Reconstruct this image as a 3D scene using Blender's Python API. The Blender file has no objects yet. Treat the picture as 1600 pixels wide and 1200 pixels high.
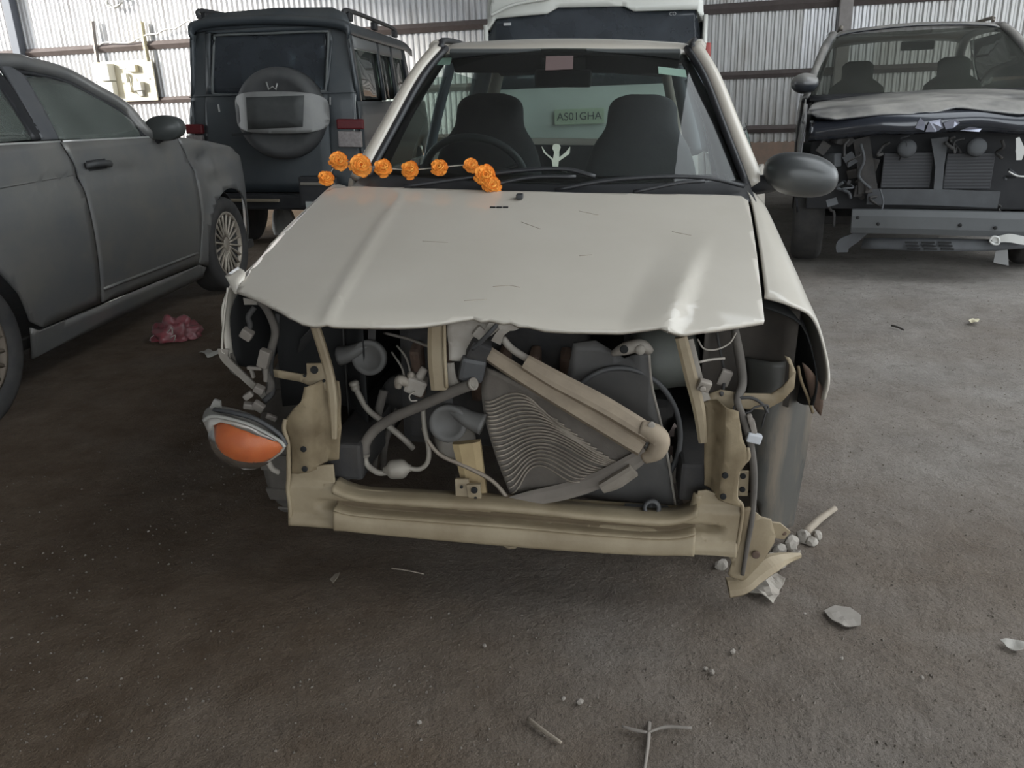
import bpy, bmesh, math, random
import numpy as np
from mathutils import Vector, Matrix, Euler, noise

random.seed(7)
SC = bpy.context.scene
COL = SC.collection
R = math.radians

# ------------------------------------------------------------------ camera, world, exposure
F, PIT, ROL, CH = 1265.0, R(19.4), R(-2.2), 1.22
cam_d = bpy.data.cameras.new('camera')
cam_d.sensor_width = 36.0
cam_d.lens = F / 1600.0 * 36.0
cam_d.clip_start = 0.02
cam = bpy.data.objects.new('camera', cam_d)
COL.objects.link(cam)
cam.matrix_world = Matrix.Translation((0, 0, CH)) @ Matrix.Rotation(R(90) - PIT, 4, 'X') @ Matrix.Rotation(ROL, 4, 'Z')
SC.camera = cam

W = bpy.data.worlds.new('overcast_sky')
SC.world = W
W.use_nodes = True
W.node_tree.nodes['Background'].inputs[0].default_value = (0.90, 0.96, 1.0, 1)
W.node_tree.nodes['Background'].inputs[1].default_value = 1.6

sun_d = bpy.data.lights.new('sun', 'SUN')
sun_d.energy = 4.5
sun_d.angle = R(8)
sun_d.color = (1.0, 0.95, 0.86)
sun = bpy.data.objects.new('sun', sun_d)
COL.objects.link(sun)
sun.rotation_euler = Vector((0.80, 0.42, -0.27)).to_track_quat('-Z', 'Y').to_euler()   # low from the open left end of the shed

SC.view_settings.view_transform = 'Standard'
SC.view_settings.look = 'None'
SC.view_settings.gamma = 1.0
SC.view_settings.use_curve_mapping = False
SC.view_settings.exposure = 1.0
SC.cycles.max_bounces = 8
SC.cycles.diffuse_bounces = 5
SC.cycles.glossy_bounces = 4
SC.cycles.transparent_max_bounces = 16
SC.cycles.caustics_reflective = False
SC.cycles.caustics_refractive = False

# ------------------------------------------------------------------ helpers
def ray(px, py):
    x, y = px - 800.0, py - 600.0
    c, s = math.cos(ROL), math.sin(ROL)
    xr, yr = c * x + s * y, -s * x + c * y
    cp, sp = math.cos(PIT), math.sin(PIT)
    return np.array([xr, F * cp - yr * sp, -F * sp - yr * cp])

class Fr:
    """a vehicle's own frame: u right, v away, z up; P() gives the point of a plane or surface seen at a photo position"""
    def __init__(s, x, y, z, yaw, tilt=0.0):
        s.o = np.array([x, y, z]); s.yaw = yaw; s.tilt = tilt
        c, S = math.cos(yaw), math.sin(yaw); ct, st = math.cos(tilt), math.sin(tilt)
        s.R = np.array([[c, S, 0], [-S, c, 0], [0, 0, 1]]) @ np.array([[ct, 0, st], [0, 1, 0], [-st, 0, ct]])
    def w(s, p): return s.o + s.R @ np.array(p, float)
    def inv(s, p): return s.R.T @ (np.array(p, float) - s.o)
    def P(s, px, py, ax, val):
        o = s.R.T @ (np.array([0, 0, CH]) - s.o); d = s.R.T @ ray(px, py); i = 'uvz'.index(ax)
        return tuple(o + (val - o[i]) / d[i] * d)
    def V(s, px, py, v): return s.P(px, py, 'v', v)
    def onZ(s, px, py, f, z0=0.8):
        z = z0
        for _ in range(40):
            p = s.P(px, py, 'z', z); z = 0.5 * z + 0.5 * f(p[0], p[1])
        return s.P(px, py, 'z', z)
    def onU(s, px, py, f, u0):
        u = u0
        for _ in range(40):
            p = s.P(px, py, 'u', u); u = 0.5 * u + 0.5 * f(p[1], p[2])
        return s.P(px, py, 'u', u)

WORLD = Fr(0, 0, 0, 0)

def empty(name, fr=None, loc=(0, 0, 0), rot=(0, 0, 0), parent=None):
    o = bpy.data.objects.new(name, None)
    COL.objects.link(o)
    o.empty_display_size = 0.1
    if fr is not None:
        o.location = fr.o; o.rotation_euler = (0, fr.tilt, -fr.yaw)
    else:
        o.location = loc; o.rotation_euler = rot
    if parent: o.parent = parent
    return o

def tag(o, label, cat, group=None, kind=None):
    if label: o['label'] = label
    if cat: o['category'] = cat
    if group: o['group'] = group
    if kind: o['kind'] = kind
    return o

def link(name, me, mat, parent=None, smooth=True, sol=0.0, bev=0.0, sub=0, soff=0.0):
    if mat is not None: me.materials.append(mat)
    if smooth:
        me.polygons.foreach_set('use_smooth', [True] * len(me.polygons))
    o = bpy.data.objects.new(name, me)
    COL.objects.link(o)
    if parent is not None: o.parent = parent
    if sub:
        m = o.modifiers.new('subd', 'SUBSURF'); m.levels = sub; m.render_levels = sub
    if sol:
        m = o.modifiers.new('solid', 'SOLIDIFY'); m.thickness = sol; m.offset = soff
    if bev:
        m = o.modifiers.new('bevel', 'BEVEL'); m.width = bev; m.segments = 2; m.limit_method = 'ANGLE'; m.angle_limit = R(40)
    return o

def mesh(name, verts, faces, mat, parent=None, **k):
    me = bpy.data.meshes.new(name)
    me.from_pydata([tuple(map(float, v)) for v in verts], [], faces)
    me.update()
    return link(name, me, mat, parent, **k)

def from_bm(name, bm, mat, parent=None, **k):
    me = bpy.data.meshes.new(name)
    bmesh.ops.recalc_face_normals(bm, faces=bm.faces[:])
    bm.to_mesh(me); bm.free(); me.update()
    return link(name, me, mat, parent, **k)

def sheet(name, outline, fn, mat, parent=None, step=0.05, sol=0.004, smooth=True, wob=0.0, soff=0.0):
    """a pressed panel: a 2-D outline cut into a fine grid and shaped by fn(a, b) -> point"""
    bm = bmesh.new()
    vs = [bm.verts.new((a, b, 0)) for a, b in outline]
    f = bm.faces.new(vs)
    f.normal_update()
    bmesh.ops.triangulate(bm, faces=[f])
    for ax in (0, 1):
        lo = min(p[ax] for p in outline); hi = max(p[ax] for p in outline)
        n = max(1, int(math.ceil((hi - lo) / step)))
        for k in range(1, n):
            co = [0, 0, 0]; co[ax] = lo + (hi - lo) * k / n
            no = [0, 0, 0]; no[ax] = 1
            bmesh.ops.bisect_plane(bm, geom=bm.verts[:] + bm.edges[:] + bm.faces[:], plane_co=co, plane_no=no, dist=1e-5)
    bmesh.ops.remove_doubles(bm, verts=bm.verts[:], dist=1e-4)
    for v in bm.verts:
        p = fn(v.co.x, v.co.y)
        if wob:
            q = noise.noise_vector(Vector(p) * 9.0) * wob
            p = (p[0] + q.x, p[1] + q.y, p[2] + q.z)
        v.co = Vector([float(t) for t in p])
    return from_bm(name, bm, mat, parent, smooth=smooth, sol=sol, soff=soff)

def cat(pts, n=6, closed=False):
    P = [Vector(p) for p in pts]
    if len(P) < 3 and not closed:
        return [P[0].lerp(P[-1], t / n) for t in range(n + 1)]
    out = []
    m = len(P)
    for i in range(m if closed else m - 1):
        if closed:
            p0, p1, p2, p3 = P[i - 1], P[i], P[(i + 1) % m], P[(i + 2) % m]
        else:
            p1, p2 = P[i], P[i + 1]
            p0 = P[i - 1] if i > 0 else p1 * 2 - p2
            p3 = P[i + 2] if i + 2 < m else p2 * 2 - p1
        for k in range(n):
            t = k / n
            out.append(0.5 * ((2 * p1) + (p2 - p0) * t + (2 * p0 - 5 * p1 + 4 * p2 - p3) * t * t + (3 * p1 - p0 - 3 * p2 + p3) * t ** 3))
    if not closed: out.append(P[-1].copy())
    return out

def tube(name, pts, r, mat, parent=None, n=8, res=5, flat=1.0, smooth=True, up=None, straight=False, closed=False):
    path = [Vector(p) for p in pts] if straight else cat(pts, res, closed)
    m = len(path)
    rr = r if isinstance(r, (list, tuple)) else [r] * len(pts)
    verts, faces = [], []
    nrm = None
    for i, p in enumerate(path):
        if closed:
            t = (path[(i + 1) % m] - path[i - 1]).normalized()
        else:
            t = (path[min(i + 1, m - 1)] - path[max(i - 1, 0)]).normalized()
        if nrm is None:
            a = Vector(up) if up is not None else (Vector((0, 0, 1)) if abs(t.z) < 0.9 else Vector((1, 0, 0)))
            nrm = (a - t * a.dot(t)).normalized()
        else:
            nrm = (nrm - t * nrm.dot(t)).normalized()
        b = t.cross(nrm)
        k = i / max(1, m - 1) * (len(rr) - 1); k0 = int(min(k, len(rr) - 1)); k1 = min(k0 + 1, len(rr) - 1)
        rad = rr[k0] + (rr[k1] - rr[k0]) * (k - k0)
        for j in range(n):
            th = 2 * math.pi * (j + .5) / n
            verts.append(p + nrm * (math.cos(th) * rad * flat) + b * (math.sin(th) * rad))
    for i in range(m if closed else m - 1):
        for j in range(n):
            i2 = (i + 1) % m
            faces.append((i * n + j, i * n + (j + 1) % n, i2 * n + (j + 1) % n, i2 * n + j))
    if not closed:
        faces.append(tuple(range(n - 1, -1, -1)))
        faces.append(tuple((m - 1) * n + j for j in range(n)))
    return mesh(name, verts, faces, mat, parent, smooth=smooth)

def axis_m(loc, d, roll=0.0):
    q = Vector(d).normalized().to_track_quat('Z', 'Y')
    return Matrix.Translation(Vector(loc)) @ q.to_matrix().to_4x4() @ Matrix.Rotation(roll, 4, 'Z')

def lathe(name, prof, mat, parent=None, loc=(0, 0, 0), d=(0, 0, 1), n=24, smooth=True, closed=False, sx=1.0, sy=1.0, wob=0.0):
    M = axis_m(loc, d)
    verts, faces = [], []
    m = len(prof)
    for r_, h in prof:
        for j in range(n):
            a = 2 * math.pi * j / n
            w_ = 1 + wob * noise.noise(Vector((math.cos(a) * 2, math.sin(a) * 2, h * 9)))
            verts.append(M @ Vector((math.cos(a) * r_ * sx * w_, math.sin(a) * r_ * sy * w_, h)))
    for i in range(m if closed else m - 1):
        i2 = (i + 1) % m
        for j in range(n):
            faces.append((i * n + j, i * n + (j + 1) % n, i2 * n + (j + 1) % n, i2 * n + j))
    if not closed:
        if prof[0][0] > 1e-5: faces.append(tuple(range(n - 1, -1, -1)))
        if prof[-1][0] > 1e-5: faces.append(tuple((m - 1) * n + j for j in range(n)))
    bm = bmesh.new()
    vv = [bm.verts.new(v) for v in verts]
    for f in faces:
        try: bm.faces.new([vv[i] for i in f])
        except ValueError: pass
    bmesh.ops.remove_doubles(bm, verts=bm.verts[:], dist=1e-6)
    return from_bm(name, bm, mat, parent, smooth=smooth)

def box(name, c, s, mat, parent=None, rot=(0, 0, 0), bev=0.004, taper=1.0, smooth=False, seg=2):
    bm = bmesh.new()
    bmesh.ops.create_cube(bm, size=1.0)
    for v in bm.verts:
        k = taper if v.co.z > 0 else 1.0
        v.co = Vector((v.co.x * s[0] * k, v.co.y * s[1] * k, v.co.z * s[2]))
    if bev:
        bmesh.ops.bevel(bm, geom=bm.edges[:], offset=min(bev, min(s) * .45), segments=seg, affect='EDGES', profile=.6)
    M = Matrix.Translation(Vector(c)) @ Euler(rot).to_matrix().to_4x4()
    bmesh.ops.transform(bm, matrix=M, verts=bm.verts[:])
    return from_bm(name, bm, mat, parent, smooth=smooth)

def loft(name, rows, mat, parent=None, nu=4, nv=4, sol=0.0, close_u=False, smooth=True, caps=False, soff=0.0, wob=0.0):
    fine = [cat(r_, nu, close_u) if nu > 1 else [Vector(p) for p in r_] for r_ in rows]
    k = len(fine[0])
    cols = [cat([fr_[j] for fr_ in fine], nv) if nv > 1 else [fr_[j] for fr_ in fine] for j in range(k)]
    m = len(cols[0])
    verts = [cols[j][i] for i in range(m) for j in range(k)]
    if wob: verts = [v + noise.noise_vector(v * 11) * wob for v in verts]
    faces = []
    for i in range(m - 1):
        for j in range(k if close_u else k - 1):
            j2 = (j + 1) % k
            faces.append((i * k + j, i * k + j2, (i + 1) * k + j2, (i + 1) * k + j))
    if caps:
        faces.append(tuple(range(k - 1, -1, -1))); faces.append(tuple((m - 1) * k + j for j in range(k)))
    return mesh(name, verts, faces, mat, parent, smooth=smooth, sol=sol, soff=soff)

def strip(name, pts, w, mat, parent=None, t=0.004, face=(0, -1, 0), res=5, bend=None):
    """a flat bar following pts, its broad side turned to 'face'"""
    path = cat(pts, res); m = len(path); fv = Vector(face).normalized()
    ww = w if isinstance(w, (list, tuple)) else [w] * len(pts)
    verts, faces = [], []
    for i, p in enumerate(path):
        tg = (path[min(i + 1, m - 1)] - path[max(i - 1, 0)]).normalized()
        s = tg.cross(fv).normalized()
        k = i / max(1, m - 1) * (len(ww) - 1); k0 = int(min(k, len(ww) - 1)); k1 = min(k0 + 1, len(ww) - 1)
        h = (ww[k0] + (ww[k1] - ww[k0]) * (k - k0)) / 2
        verts += [p - s * h - fv * t, p - s * h + fv * t, p - s * h * .5 + fv * (t + (bend or 0)), p + s * h * .5 + fv * (t + (bend or 0)), p + s * h + fv * t, p + s * h - fv * t]
    for i in range(m - 1):
        for j in range(6):
            faces.append((i * 6 + j, i * 6 + (j + 1) % 6, (i + 1) * 6 + (j + 1) % 6, (i + 1) * 6 + j))
    faces.append((5, 4, 3, 2, 1, 0)); faces.append(tuple((m - 1) * 6 + j for j in range(6)))
    return mesh(name, verts, faces, mat, parent, smooth=False)

def dup(o, parent=None, **k):
    c = o.copy(); COL.objects.link(c); c.parent = parent
    for ch in o.children:
        dup(ch, c)
    return c

def text_obj(name, s, size, mat, parent, M, ext=0.0008, align='CENTER'):
    cu = bpy.data.curves.new(name, 'FONT'); cu.body = s; cu.size = size; cu.extrude = ext
    cu.align_x = align; cu.align_y = 'CENTER'
    tmp = bpy.data.objects.new(name + '_curve', cu); COL.objects.link(tmp)
    dg = bpy.context.evaluated_depsgraph_get()
    me = bpy.data.meshes.new_from_object(tmp.evaluated_get(dg))
    bpy.data.objects.remove(tmp); bpy.data.curves.remove(cu)
    me.transform(M)
    me.materials.clear()
    return link(name, me, mat, parent, smooth=False)

# ------------------------------------------------------------------ materials
def sock(node, name):
    return node.inputs[name]

def pbr(name, col, rough=0.6, metal=0.0, var=None, vs=6.0, vamt=0.5, bump=0.0, bs=60.0, dust=None, damt=0.0, coat=0.0, spec=0.5, streak=None, emis=None):
    m = bpy.data.materials.new(name); m.use_nodes = True
    nt = m.node_tree; N = nt.nodes; L = nt.links
    b = N['Principled BSDF']
    b.inputs['Roughness'].default_value = rough
    b.inputs['Metallic'].default_value = metal
    b.inputs['Specular IOR Level'].default_value = spec
    if coat:
        b.inputs['Coat Weight'].default_value = coat; b.inputs['Coat Roughness'].default_value = 0.08
    tc = N.new('ShaderNodeTexCoord')
    base = N.new('ShaderNodeRGB'); base.outputs[0].default_value = (*col, 1)
    out = base.outputs[0]
    def nz(scale, det=5, rg=.6, st=None):
        n = N.new('ShaderNodeTexNoise'); n.inputs['Scale'].default_value = scale; n.inputs['Detail'].default_value = det; n.inputs['Roughness'].default_value = rg
        src = tc.outputs['Object']
        if st:
            mp = N.new('ShaderNodeMapping'); mp.inputs['Scale'].default_value = st; L.new(src, mp.inputs[0]); src = mp.outputs[0]
        L.new(src, n.inputs['Vector']); return n.outputs['Fac']
    def mixc(a, bcol, fac):
        x = N.new('ShaderNodeMix'); x.data_type = 'RGBA'
        L.new(fac, x.inputs[0]); L.new(a, x.inputs[6]); x.inputs[7].default_value = (*bcol, 1)
        return x.outputs[2]
    def ramp(f, lo, hi, mx=1.0):
        r_ = N.new('ShaderNodeMapRange'); r_.inputs[1].default_value = lo; r_.inputs[2].default_value = hi; r_.inputs[3].default_value = 0; r_.inputs[4].default_value = mx
        L.new(f, r_.inputs[0]); return r_.outputs[0]
    if var is not None:
        out = mixc(out, var, ramp(nz(vs), .5 - .25, .5 + .25, vamt * 1.6 if vamt < .62 else 1.0))
    if streak is not None:
        out = mixc(out, streak[0], ramp(nz(streak[1], st=streak[2]), .5, .68, streak[3]))
    if dust is not None:
        g = N.new('ShaderNodeNewGeometry'); sp = N.new('ShaderNodeSeparateXYZ'); L.new(g.outputs['Normal'], sp.inputs[0])
        up = ramp(sp.outputs[2], -0.3, 0.95, damt)
        mu = N.new('ShaderNodeMath'); mu.operation = 'MULTIPLY'; L.new(up, mu.inputs[0]); L.new(ramp(nz(3.0), .2, .6), mu.inputs[1])
        out = mixc(out, dust, mu.outputs[0])
        ra = N.new('ShaderNodeMath'); ra.operation = 'MULTIPLY_ADD'; L.new(mu.outputs[0], ra.inputs[0]); ra.inputs[1].default_value = .9 - rough; ra.inputs[2].default_value = rough
        L.new(ra.outputs[0], b.inputs['Roughness'])
    L.new(out, b.inputs['Base Color'])
    if bump:
        bp = N.new('ShaderNodeBump'); bp.inputs['Strength'].default_value = bump; bp.inputs['Distance'].default_value = 0.01
        L.new(nz(bs, 6, .7), bp.inputs['Height']); L.new(bp.outputs[0], b.inputs['Normal'])
    if emis:
        b.inputs['Emission Color'].default_value = (*emis[0], 1); b.inputs['Emission Strength'].default_value = emis[1]
    return m

def glassm(name, tint=(.7, .8, .78), gl=0.06, rough=0.02, dirt_haze=0.0, dcol=(.4, .4, .38), ior=1.5):
    m = bpy.data.materials.new(name); m.use_nodes = True
    nt = m.node_tree; N = nt.nodes; L = nt.links
    N.remove(N['Principled BSDF'])
    tr = N.new('ShaderNodeBsdfTransparent'); tr.inputs[0].default_value = (*tint, 1)
    g = N.new('ShaderNodeBsdfGlossy'); g.inputs['Roughness'].default_value = rough
    lw = N.new('ShaderNodeFresnel'); lw.inputs[0].default_value = ior
    mx = N.new('ShaderNodeMixShader'); L.new(lw.outputs[0], mx.inputs[0]); L.new(tr.outputs[0], mx.inputs[1]); L.new(g.outputs[0], mx.inputs[2])
    last = mx.outputs[0]
    if dirt_haze:
        df = N.new('ShaderNodeBsdfDiffuse'); df.inputs[0].default_value = (*dcol, 1)
        n = N.new('ShaderNodeTexNoise'); n.inputs['Scale'].default_value = 4; n.inputs['Detail'].default_value = 6
        tc = N.new('ShaderNodeTexCoord'); L.new(tc.outputs['Object'], n.inputs['Vector'])
        r_ = N.new('ShaderNodeMapRange'); r_.inputs[1].default_value = .3; r_.inputs[2].default_value = .75; r_.inputs[3].default_value = dirt_haze * .5; r_.inputs[4].default_value = dirt_haze
        L.new(n.outputs['Fac'], r_.inputs[0])
        m2 = N.new('ShaderNodeMixShader'); L.new(r_.outputs[0], m2.inputs[0]); L.new(last, m2.inputs[1]); L.new(df.outputs[0], m2.inputs[2]); last = m2.outputs[0]
    L.new(last, N['Material Output'].inputs[0])
    return m

MT = {}
MT['white_paint'] = pbr('white_paint', (.58, .535, .465), .46, var=(.52, .475, .405), vs=5, vamt=.4, coat=.6, bump=.012, bs=220)
MT['primer'] = pbr('primer', (.37, .305, .205), .62, var=(.20, .15, .09), vs=6, vamt=.7, bump=.1, bs=120)
MT['primer_dirty'] = pbr('primer_dirty', (.31, .245, .15), .75, var=(.11, .078, .042), vs=7, vamt=.75, bump=.12, bs=120)
MT['bare_grey'] = pbr('bare_grey', (.36, .33, .29), .7, var=(.20, .17, .14), vs=12, vamt=.5, bump=.1)
MT['dusty_alloy'] = pbr('dusty_alloy', (.34, .30, .25), .65, .2, var=(.20, .17, .14), vs=14, vamt=.6, bump=.12, bs=150)
MT['dark_plastic'] = pbr('dark_plastic', (.045, .046, .05), .55, var=(.09, .088, .085), vs=10, vamt=.5)
MT['trim_black'] = pbr('trim_black', (.02, .021, .024), .45, var=(.04, .04, .042), vs=9)
MT['rubber'] = pbr('rubber', (.03, .03, .031), .8, var=(.075, .07, .065), vs=11, vamt=.5, bump=.1)
MT['dusty_rubber'] = pbr('dusty_rubber', (.13, .115, .10), .9, var=(.07, .062, .055), vs=16, vamt=.5, bump=.15, bs=160)
MT['engine_dark'] = pbr('engine_dark', (.026, .026, .028), .8, var=(.06, .053, .046), vs=14, vamt=.5, bump=.2)
MT['rust_brown'] = pbr('rust_brown', (.16, .10, .07), .85, var=(.07, .05, .04), vs=20, vamt=.6, bump=.2)
MT['windscreen'] = glassm('windscreen', (.60, .68, .66), dirt_haze=.05)
MT['side_glass'] = glassm('side_glass', (.55, .63, .60), dirt_haze=.06)
MT['dusty_sheen_glass'] = glassm('dusty_sheen_glass', (.42, .48, .46), dirt_haze=.26, dcol=(.50, .54, .50))  # dust film lightened so it also carries the panes' greenish reflection
MT['black_glass'] = glassm('black_glass', (.14, .16, .18), dirt_haze=.26, dcol=(.24, .27, .31))  # bluish film on the dark panes is background haze put into colour
MT['seat_cloth'] = pbr('seat_cloth', (.05, .05, .055), .95, var=(.075, .073, .075), vs=30, bump=.1)
MT['chrome'] = pbr('chrome', (.7, .7, .68), .3, .5)
MT['hole_black'] = pbr('hole_black', (.012, .012, .012), .9)
MT['marigold'] = pbr('marigold', (.95, .34, .04), .75, var=(.97, .47, .08), vs=40, vamt=.6)
MT['marigold_pale'] = pbr('marigold_pale', (.97, .48, .09), .75, var=(.95, .36, .05), vs=40, vamt=.6)

# ------------------------------------------------------------------ the shed
WALL = Fr(0.0, 12.75, 0, R(16))           # u along the back wall, v into it
SHED_H = 4.6

def ground_mat():
    m = bpy.data.materials.new('packed_earth'); m.use_nodes = True
    nt = m.node_tree; N = nt.nodes; L = nt.links; b = N['Principled BSDF']
    b.inputs['Roughness'].default_value = .92; b.inputs['Specular IOR Level'].default_value = .25
    tc = N.new('ShaderNodeTexCoord')
    def nz(sc, det=6, rg=.6):
        n = N.new('ShaderNodeTexNoise'); n.inputs['Scale'].default_value = sc; n.inputs['Detail'].default_value = det; n.inputs['Roughness'].default_value = rg
        L.new(tc.outputs['Object'], n.inputs['Vector']); return n.outputs['Fac']
    def rng(f, a, c, lo=0, hi=1):
        r_ = N.new('ShaderNodeMapRange'); r_.inputs[1].default_value = a; r_.inputs[2].default_value = c; r_.inputs[3].default_value = lo; r_.inputs[4].default_value = hi
        L.new(f, r_.inputs[0]); return r_.outputs[0]
    def mix(a, c, f):
        x = N.new('ShaderNodeMix'); x.data_type = 'RGBA'; L.new(f, x.inputs[0])
        for s, v in ((6, a), (7, c)):
            if isinstance(v, tuple): x.inputs[s].default_value = (*v, 1)
            else: L.new(v, x.inputs[s])
        return x.outputs[2]
    def math_(op, a, c):
        x = N.new('ShaderNodeMath'); x.operation = op
        for s, v in ((0, a), (1, c)):
            if isinstance(v, (int, float)): x.inputs[s].default_value = v
            else: L.new(v, x.inputs[s])
        return x.outputs[0]
    sep = N.new('ShaderNodeSeparateXYZ'); L.new(tc.outputs['Object'], sep.inputs[0])
    # grey dust right, dark soil left, with part of the light falloff painted in
    side_tone = math_('ADD', rng(sep.outputs[0], -1.4, 2.6), math_('MULTIPLY', math_('SUBTRACT', nz(.9, 4), .5), 1.5))
    side_tone = rng(side_tone, .1, 1.0)
    soil = mix((.115, .080, .053), (.18, .134, .096), rng(nz(6.0, 8, .7), .35, .68))
    dust = mix((.30, .278, .255), (.21, .19, .172), rng(nz(2.3, 8, .7), .35, .65))
    dust = mix(dust, (.14, .125, .11), rng(nz(14.0, 5, .7), .52, .75, 0, .7))
    c = mix(soil, dust, side_tone)
    c = mix(c, (.035, .03, .028), rng(nz(90.0, 4, .7), .58, .76, 0, .6))
    c = mix(c, (.36, .33, .29), rng(nz(130.0, 3, .6), .66, .80, 0, .4))
    c = mix(c, (.05, .04, .032), rng(nz(260.0, 4, .7), .50, .72, 0, .55))
    c = mix(c, (.30, .26, .22), rng(nz(22.0, 6, .75), .60, .78, 0, .30))
    L.new(c, b.inputs['Base Color'])
    bp = N.new('ShaderNodeBump'); bp.inputs['Strength'].default_value = .85; bp.inputs['Distance'].default_value = .03
    h = math_('ADD', math_('MULTIPLY', nz(9.0, 8, .7), 1.0), math_('MULTIPLY', nz(70.0, 5, .7), .35))
    L.new(h, bp.inputs['Height']); L.new(bp.outputs[0], b.inputs['Normal'])
    return m

def gz(x, y):
    q = Vector((x * .9, y * .9, 0)); q2 = Vector((x * 6, y * 6, 3))
    return noise.noise(q) * .006 + noise.noise(q2) * .003 - .007

def axis_vals(lo, hi, fine_lo, fine_hi, fine, coarse):
    v = list(np.arange(lo, fine_lo, coarse)) + list(np.arange(fine_lo, fine_hi, fine)) + list(np.arange(fine_hi, hi + coarse, coarse))
    return v
gxs = axis_vals(-22, 22, -3.2, 3.6, .06, .8); gys = axis_vals(-14, 24, .6, 7.0, .06, .8)
gv = [(x, y, gz(x, y) if (-3.2 < x < 3.6 and .6 < y < 7) else -.007) for y in gys for x in gxs]
nx = len(gxs)
gf = [(j * nx + i, j * nx + i + 1, (j + 1) * nx + i + 1, (j + 1) * nx + i) for j in range(len(gys) - 1) for i in range(nx - 1)]
floor = tag(mesh('floor', gv, gf, ground_mat()), 'dark packed earth floor of the shed, dusty grey and painted brighter on one side', 'ground', kind='structure')

galv = pbr('galvanised_sheet', (.68, .68, .69), .34, .40, var=(.56, .56, .57), vs=3, vamt=.5, streak=((.34, .32, .30), 3, (1.2, 1.2, .25), .6))
galv2 = pbr('galvanised_old', (.62, .62, .61), .40, .4, var=(.50, .49, .48), vs=3, vamt=.5, streak=((.30, .26, .22), 3, (1.2, 1.2, .25), .6))
steel = pbr('girt_steel', (.16, .135, .13), .7, .2, var=(.10, .08, .075), vs=8)
steel_pale = pbr('girt_grey', (.30, .28, .27), .6, .3, var=(.20, .18, .17), vs=8)
brickm = pbr('plinth_brick', (.30, .20, .15), .9, var=(.20, .16, .13), vs=8, vamt=.6, bump=.3)

wall = empty('wall_back', WALL)
tag(wall, 'back wall of vertical corrugated metal sheets on dark girts', 'wall', kind='structure')
PITCH = .09; NC = 10; SW = PITCH * NC
def sheet_mesh():
    prof = []
    for k in range(NC):
        u0 = k * PITCH
        prof += [(u0, 0.0), (u0 + PITCH * .20, -.030), (u0 + PITCH * .55, -.030), (u0 + PITCH * .75, 0.0)]
    prof.append((SW + .004, 0.0))
    vs, fs = [], []
    zs = (0.52, 1.41, 2.25, 3.3, SHED_H)
    for z in zs:
        for u, v in prof: vs.append((u, v, z))
    n = len(prof)
    for i in range(len(zs) - 1):
        for j in range(n - 1): fs.append((i * n + j, i * n + j + 1, (i + 1) * n + j + 1, (i + 1) * n + j))
    me = bpy.data.meshes.new('corrugated_sheet'); me.from_pydata(vs, [], fs); me.update(); return me
sm = sheet_mesh(); sm.materials.append(galv)
sm2 = sm.copy(); sm2.materials.clear(); sm2.materials.append(galv2)
u0, k = -10.2, 0
while u0 < 9.6:
    o = bpy.data.objects.new('corrugated_sheet', sm2 if k in (14, 15, 17, 18) else sm); COL.objects.link(o); o.parent = wall
    o.location = (u0, .004 * (k % 2) + random.uniform(-.003, .003), 0)
    o.rotation_euler = (0, 0, random.uniform(-.006, .006))
    u0 += SW - .002; k += 1
UL, UR = -10.2, 9.9
for z, h in ((.70, .07), (1.41, .07), (2.25, .09), (3.3, .09)):
    tube('girt', [(UL, -.055, z), (UR, -.055, z)], h * .72, steel, wall, n=4, straight=True, smooth=False, up=(0, 1, 1))
for u in (-8.42, 4.68):
    o = box('column', (u, -.14, SHED_H / 2), (.16, .14, SHED_H), steel_pale if u > 0 else pbr('column_dark', (.09, .10, .12), .6, .3), wall, bev=.01)
box('plinth', ((UL + UR) / 2, .10, .26), (UR - UL, .24, .54), brickm, wall, bev=.01)

roofm = pbr('roof_sheet', (.22, .22, .23), .6, .3)
roof = tag(empty('ceiling'), 'unseen shed roof, its open bay placed to shape the daylight', 'roof', kind='structure')
# unseen roof runs; their gaps were placed to shape daylight: right bay, open left end
for x0, x1, y0, y1 in ((-9.5, 2.2, -7.5, 13.5), (2.2, 9.5, -7.5, -1.5), (2.2, 9.5, 5.4, 12.2)):
    box('roof_sheet', ((x0 + x1) / 2, (y0 + y1) / 2, SHED_H + .1), (x1 - x0, y1 - y0, .04), roofm, roof, bev=0)
sidem = pbr('side_sheet', (.30, .30, .30), .6, .3)
wl = tag(box('wall_left', (-7.2, -.2, SHED_H / 2), (.05, 13.5, SHED_H), sidem, bev=0), 'unseen metal side wall of the shed beyond the grey sedan, added to block light', 'wall', kind='structure')  # unseen wall added to keep light off the left front
wf = tag(box('wall_front', (-5.6, -7.0, SHED_H / 2), (3.2, .05, SHED_H), sidem, bev=0), 'unseen metal wall of the shed behind the viewer, shortened to let light in', 'wall', kind='structure')  # unseen wall, its length set to let front light through
# ------------------------------------------------------------------ the white wrecked hatchback
CAR = Fr(-.02, 1.745, 0, R(7.7), R(2.45))
car = tag(empty('hatchback_car', CAR), 'small white hatchback with a torn off front end and exposed radiator', 'car')
V = CAR.V
WP, PR, PD = MT['white_paint'], MT['primer'], MT['primer_dirty']

def sstep(a, b, x):
    t = min(1, max(0, (x - a) / (b - a))); return t * t * (3 - 2 * t)

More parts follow.
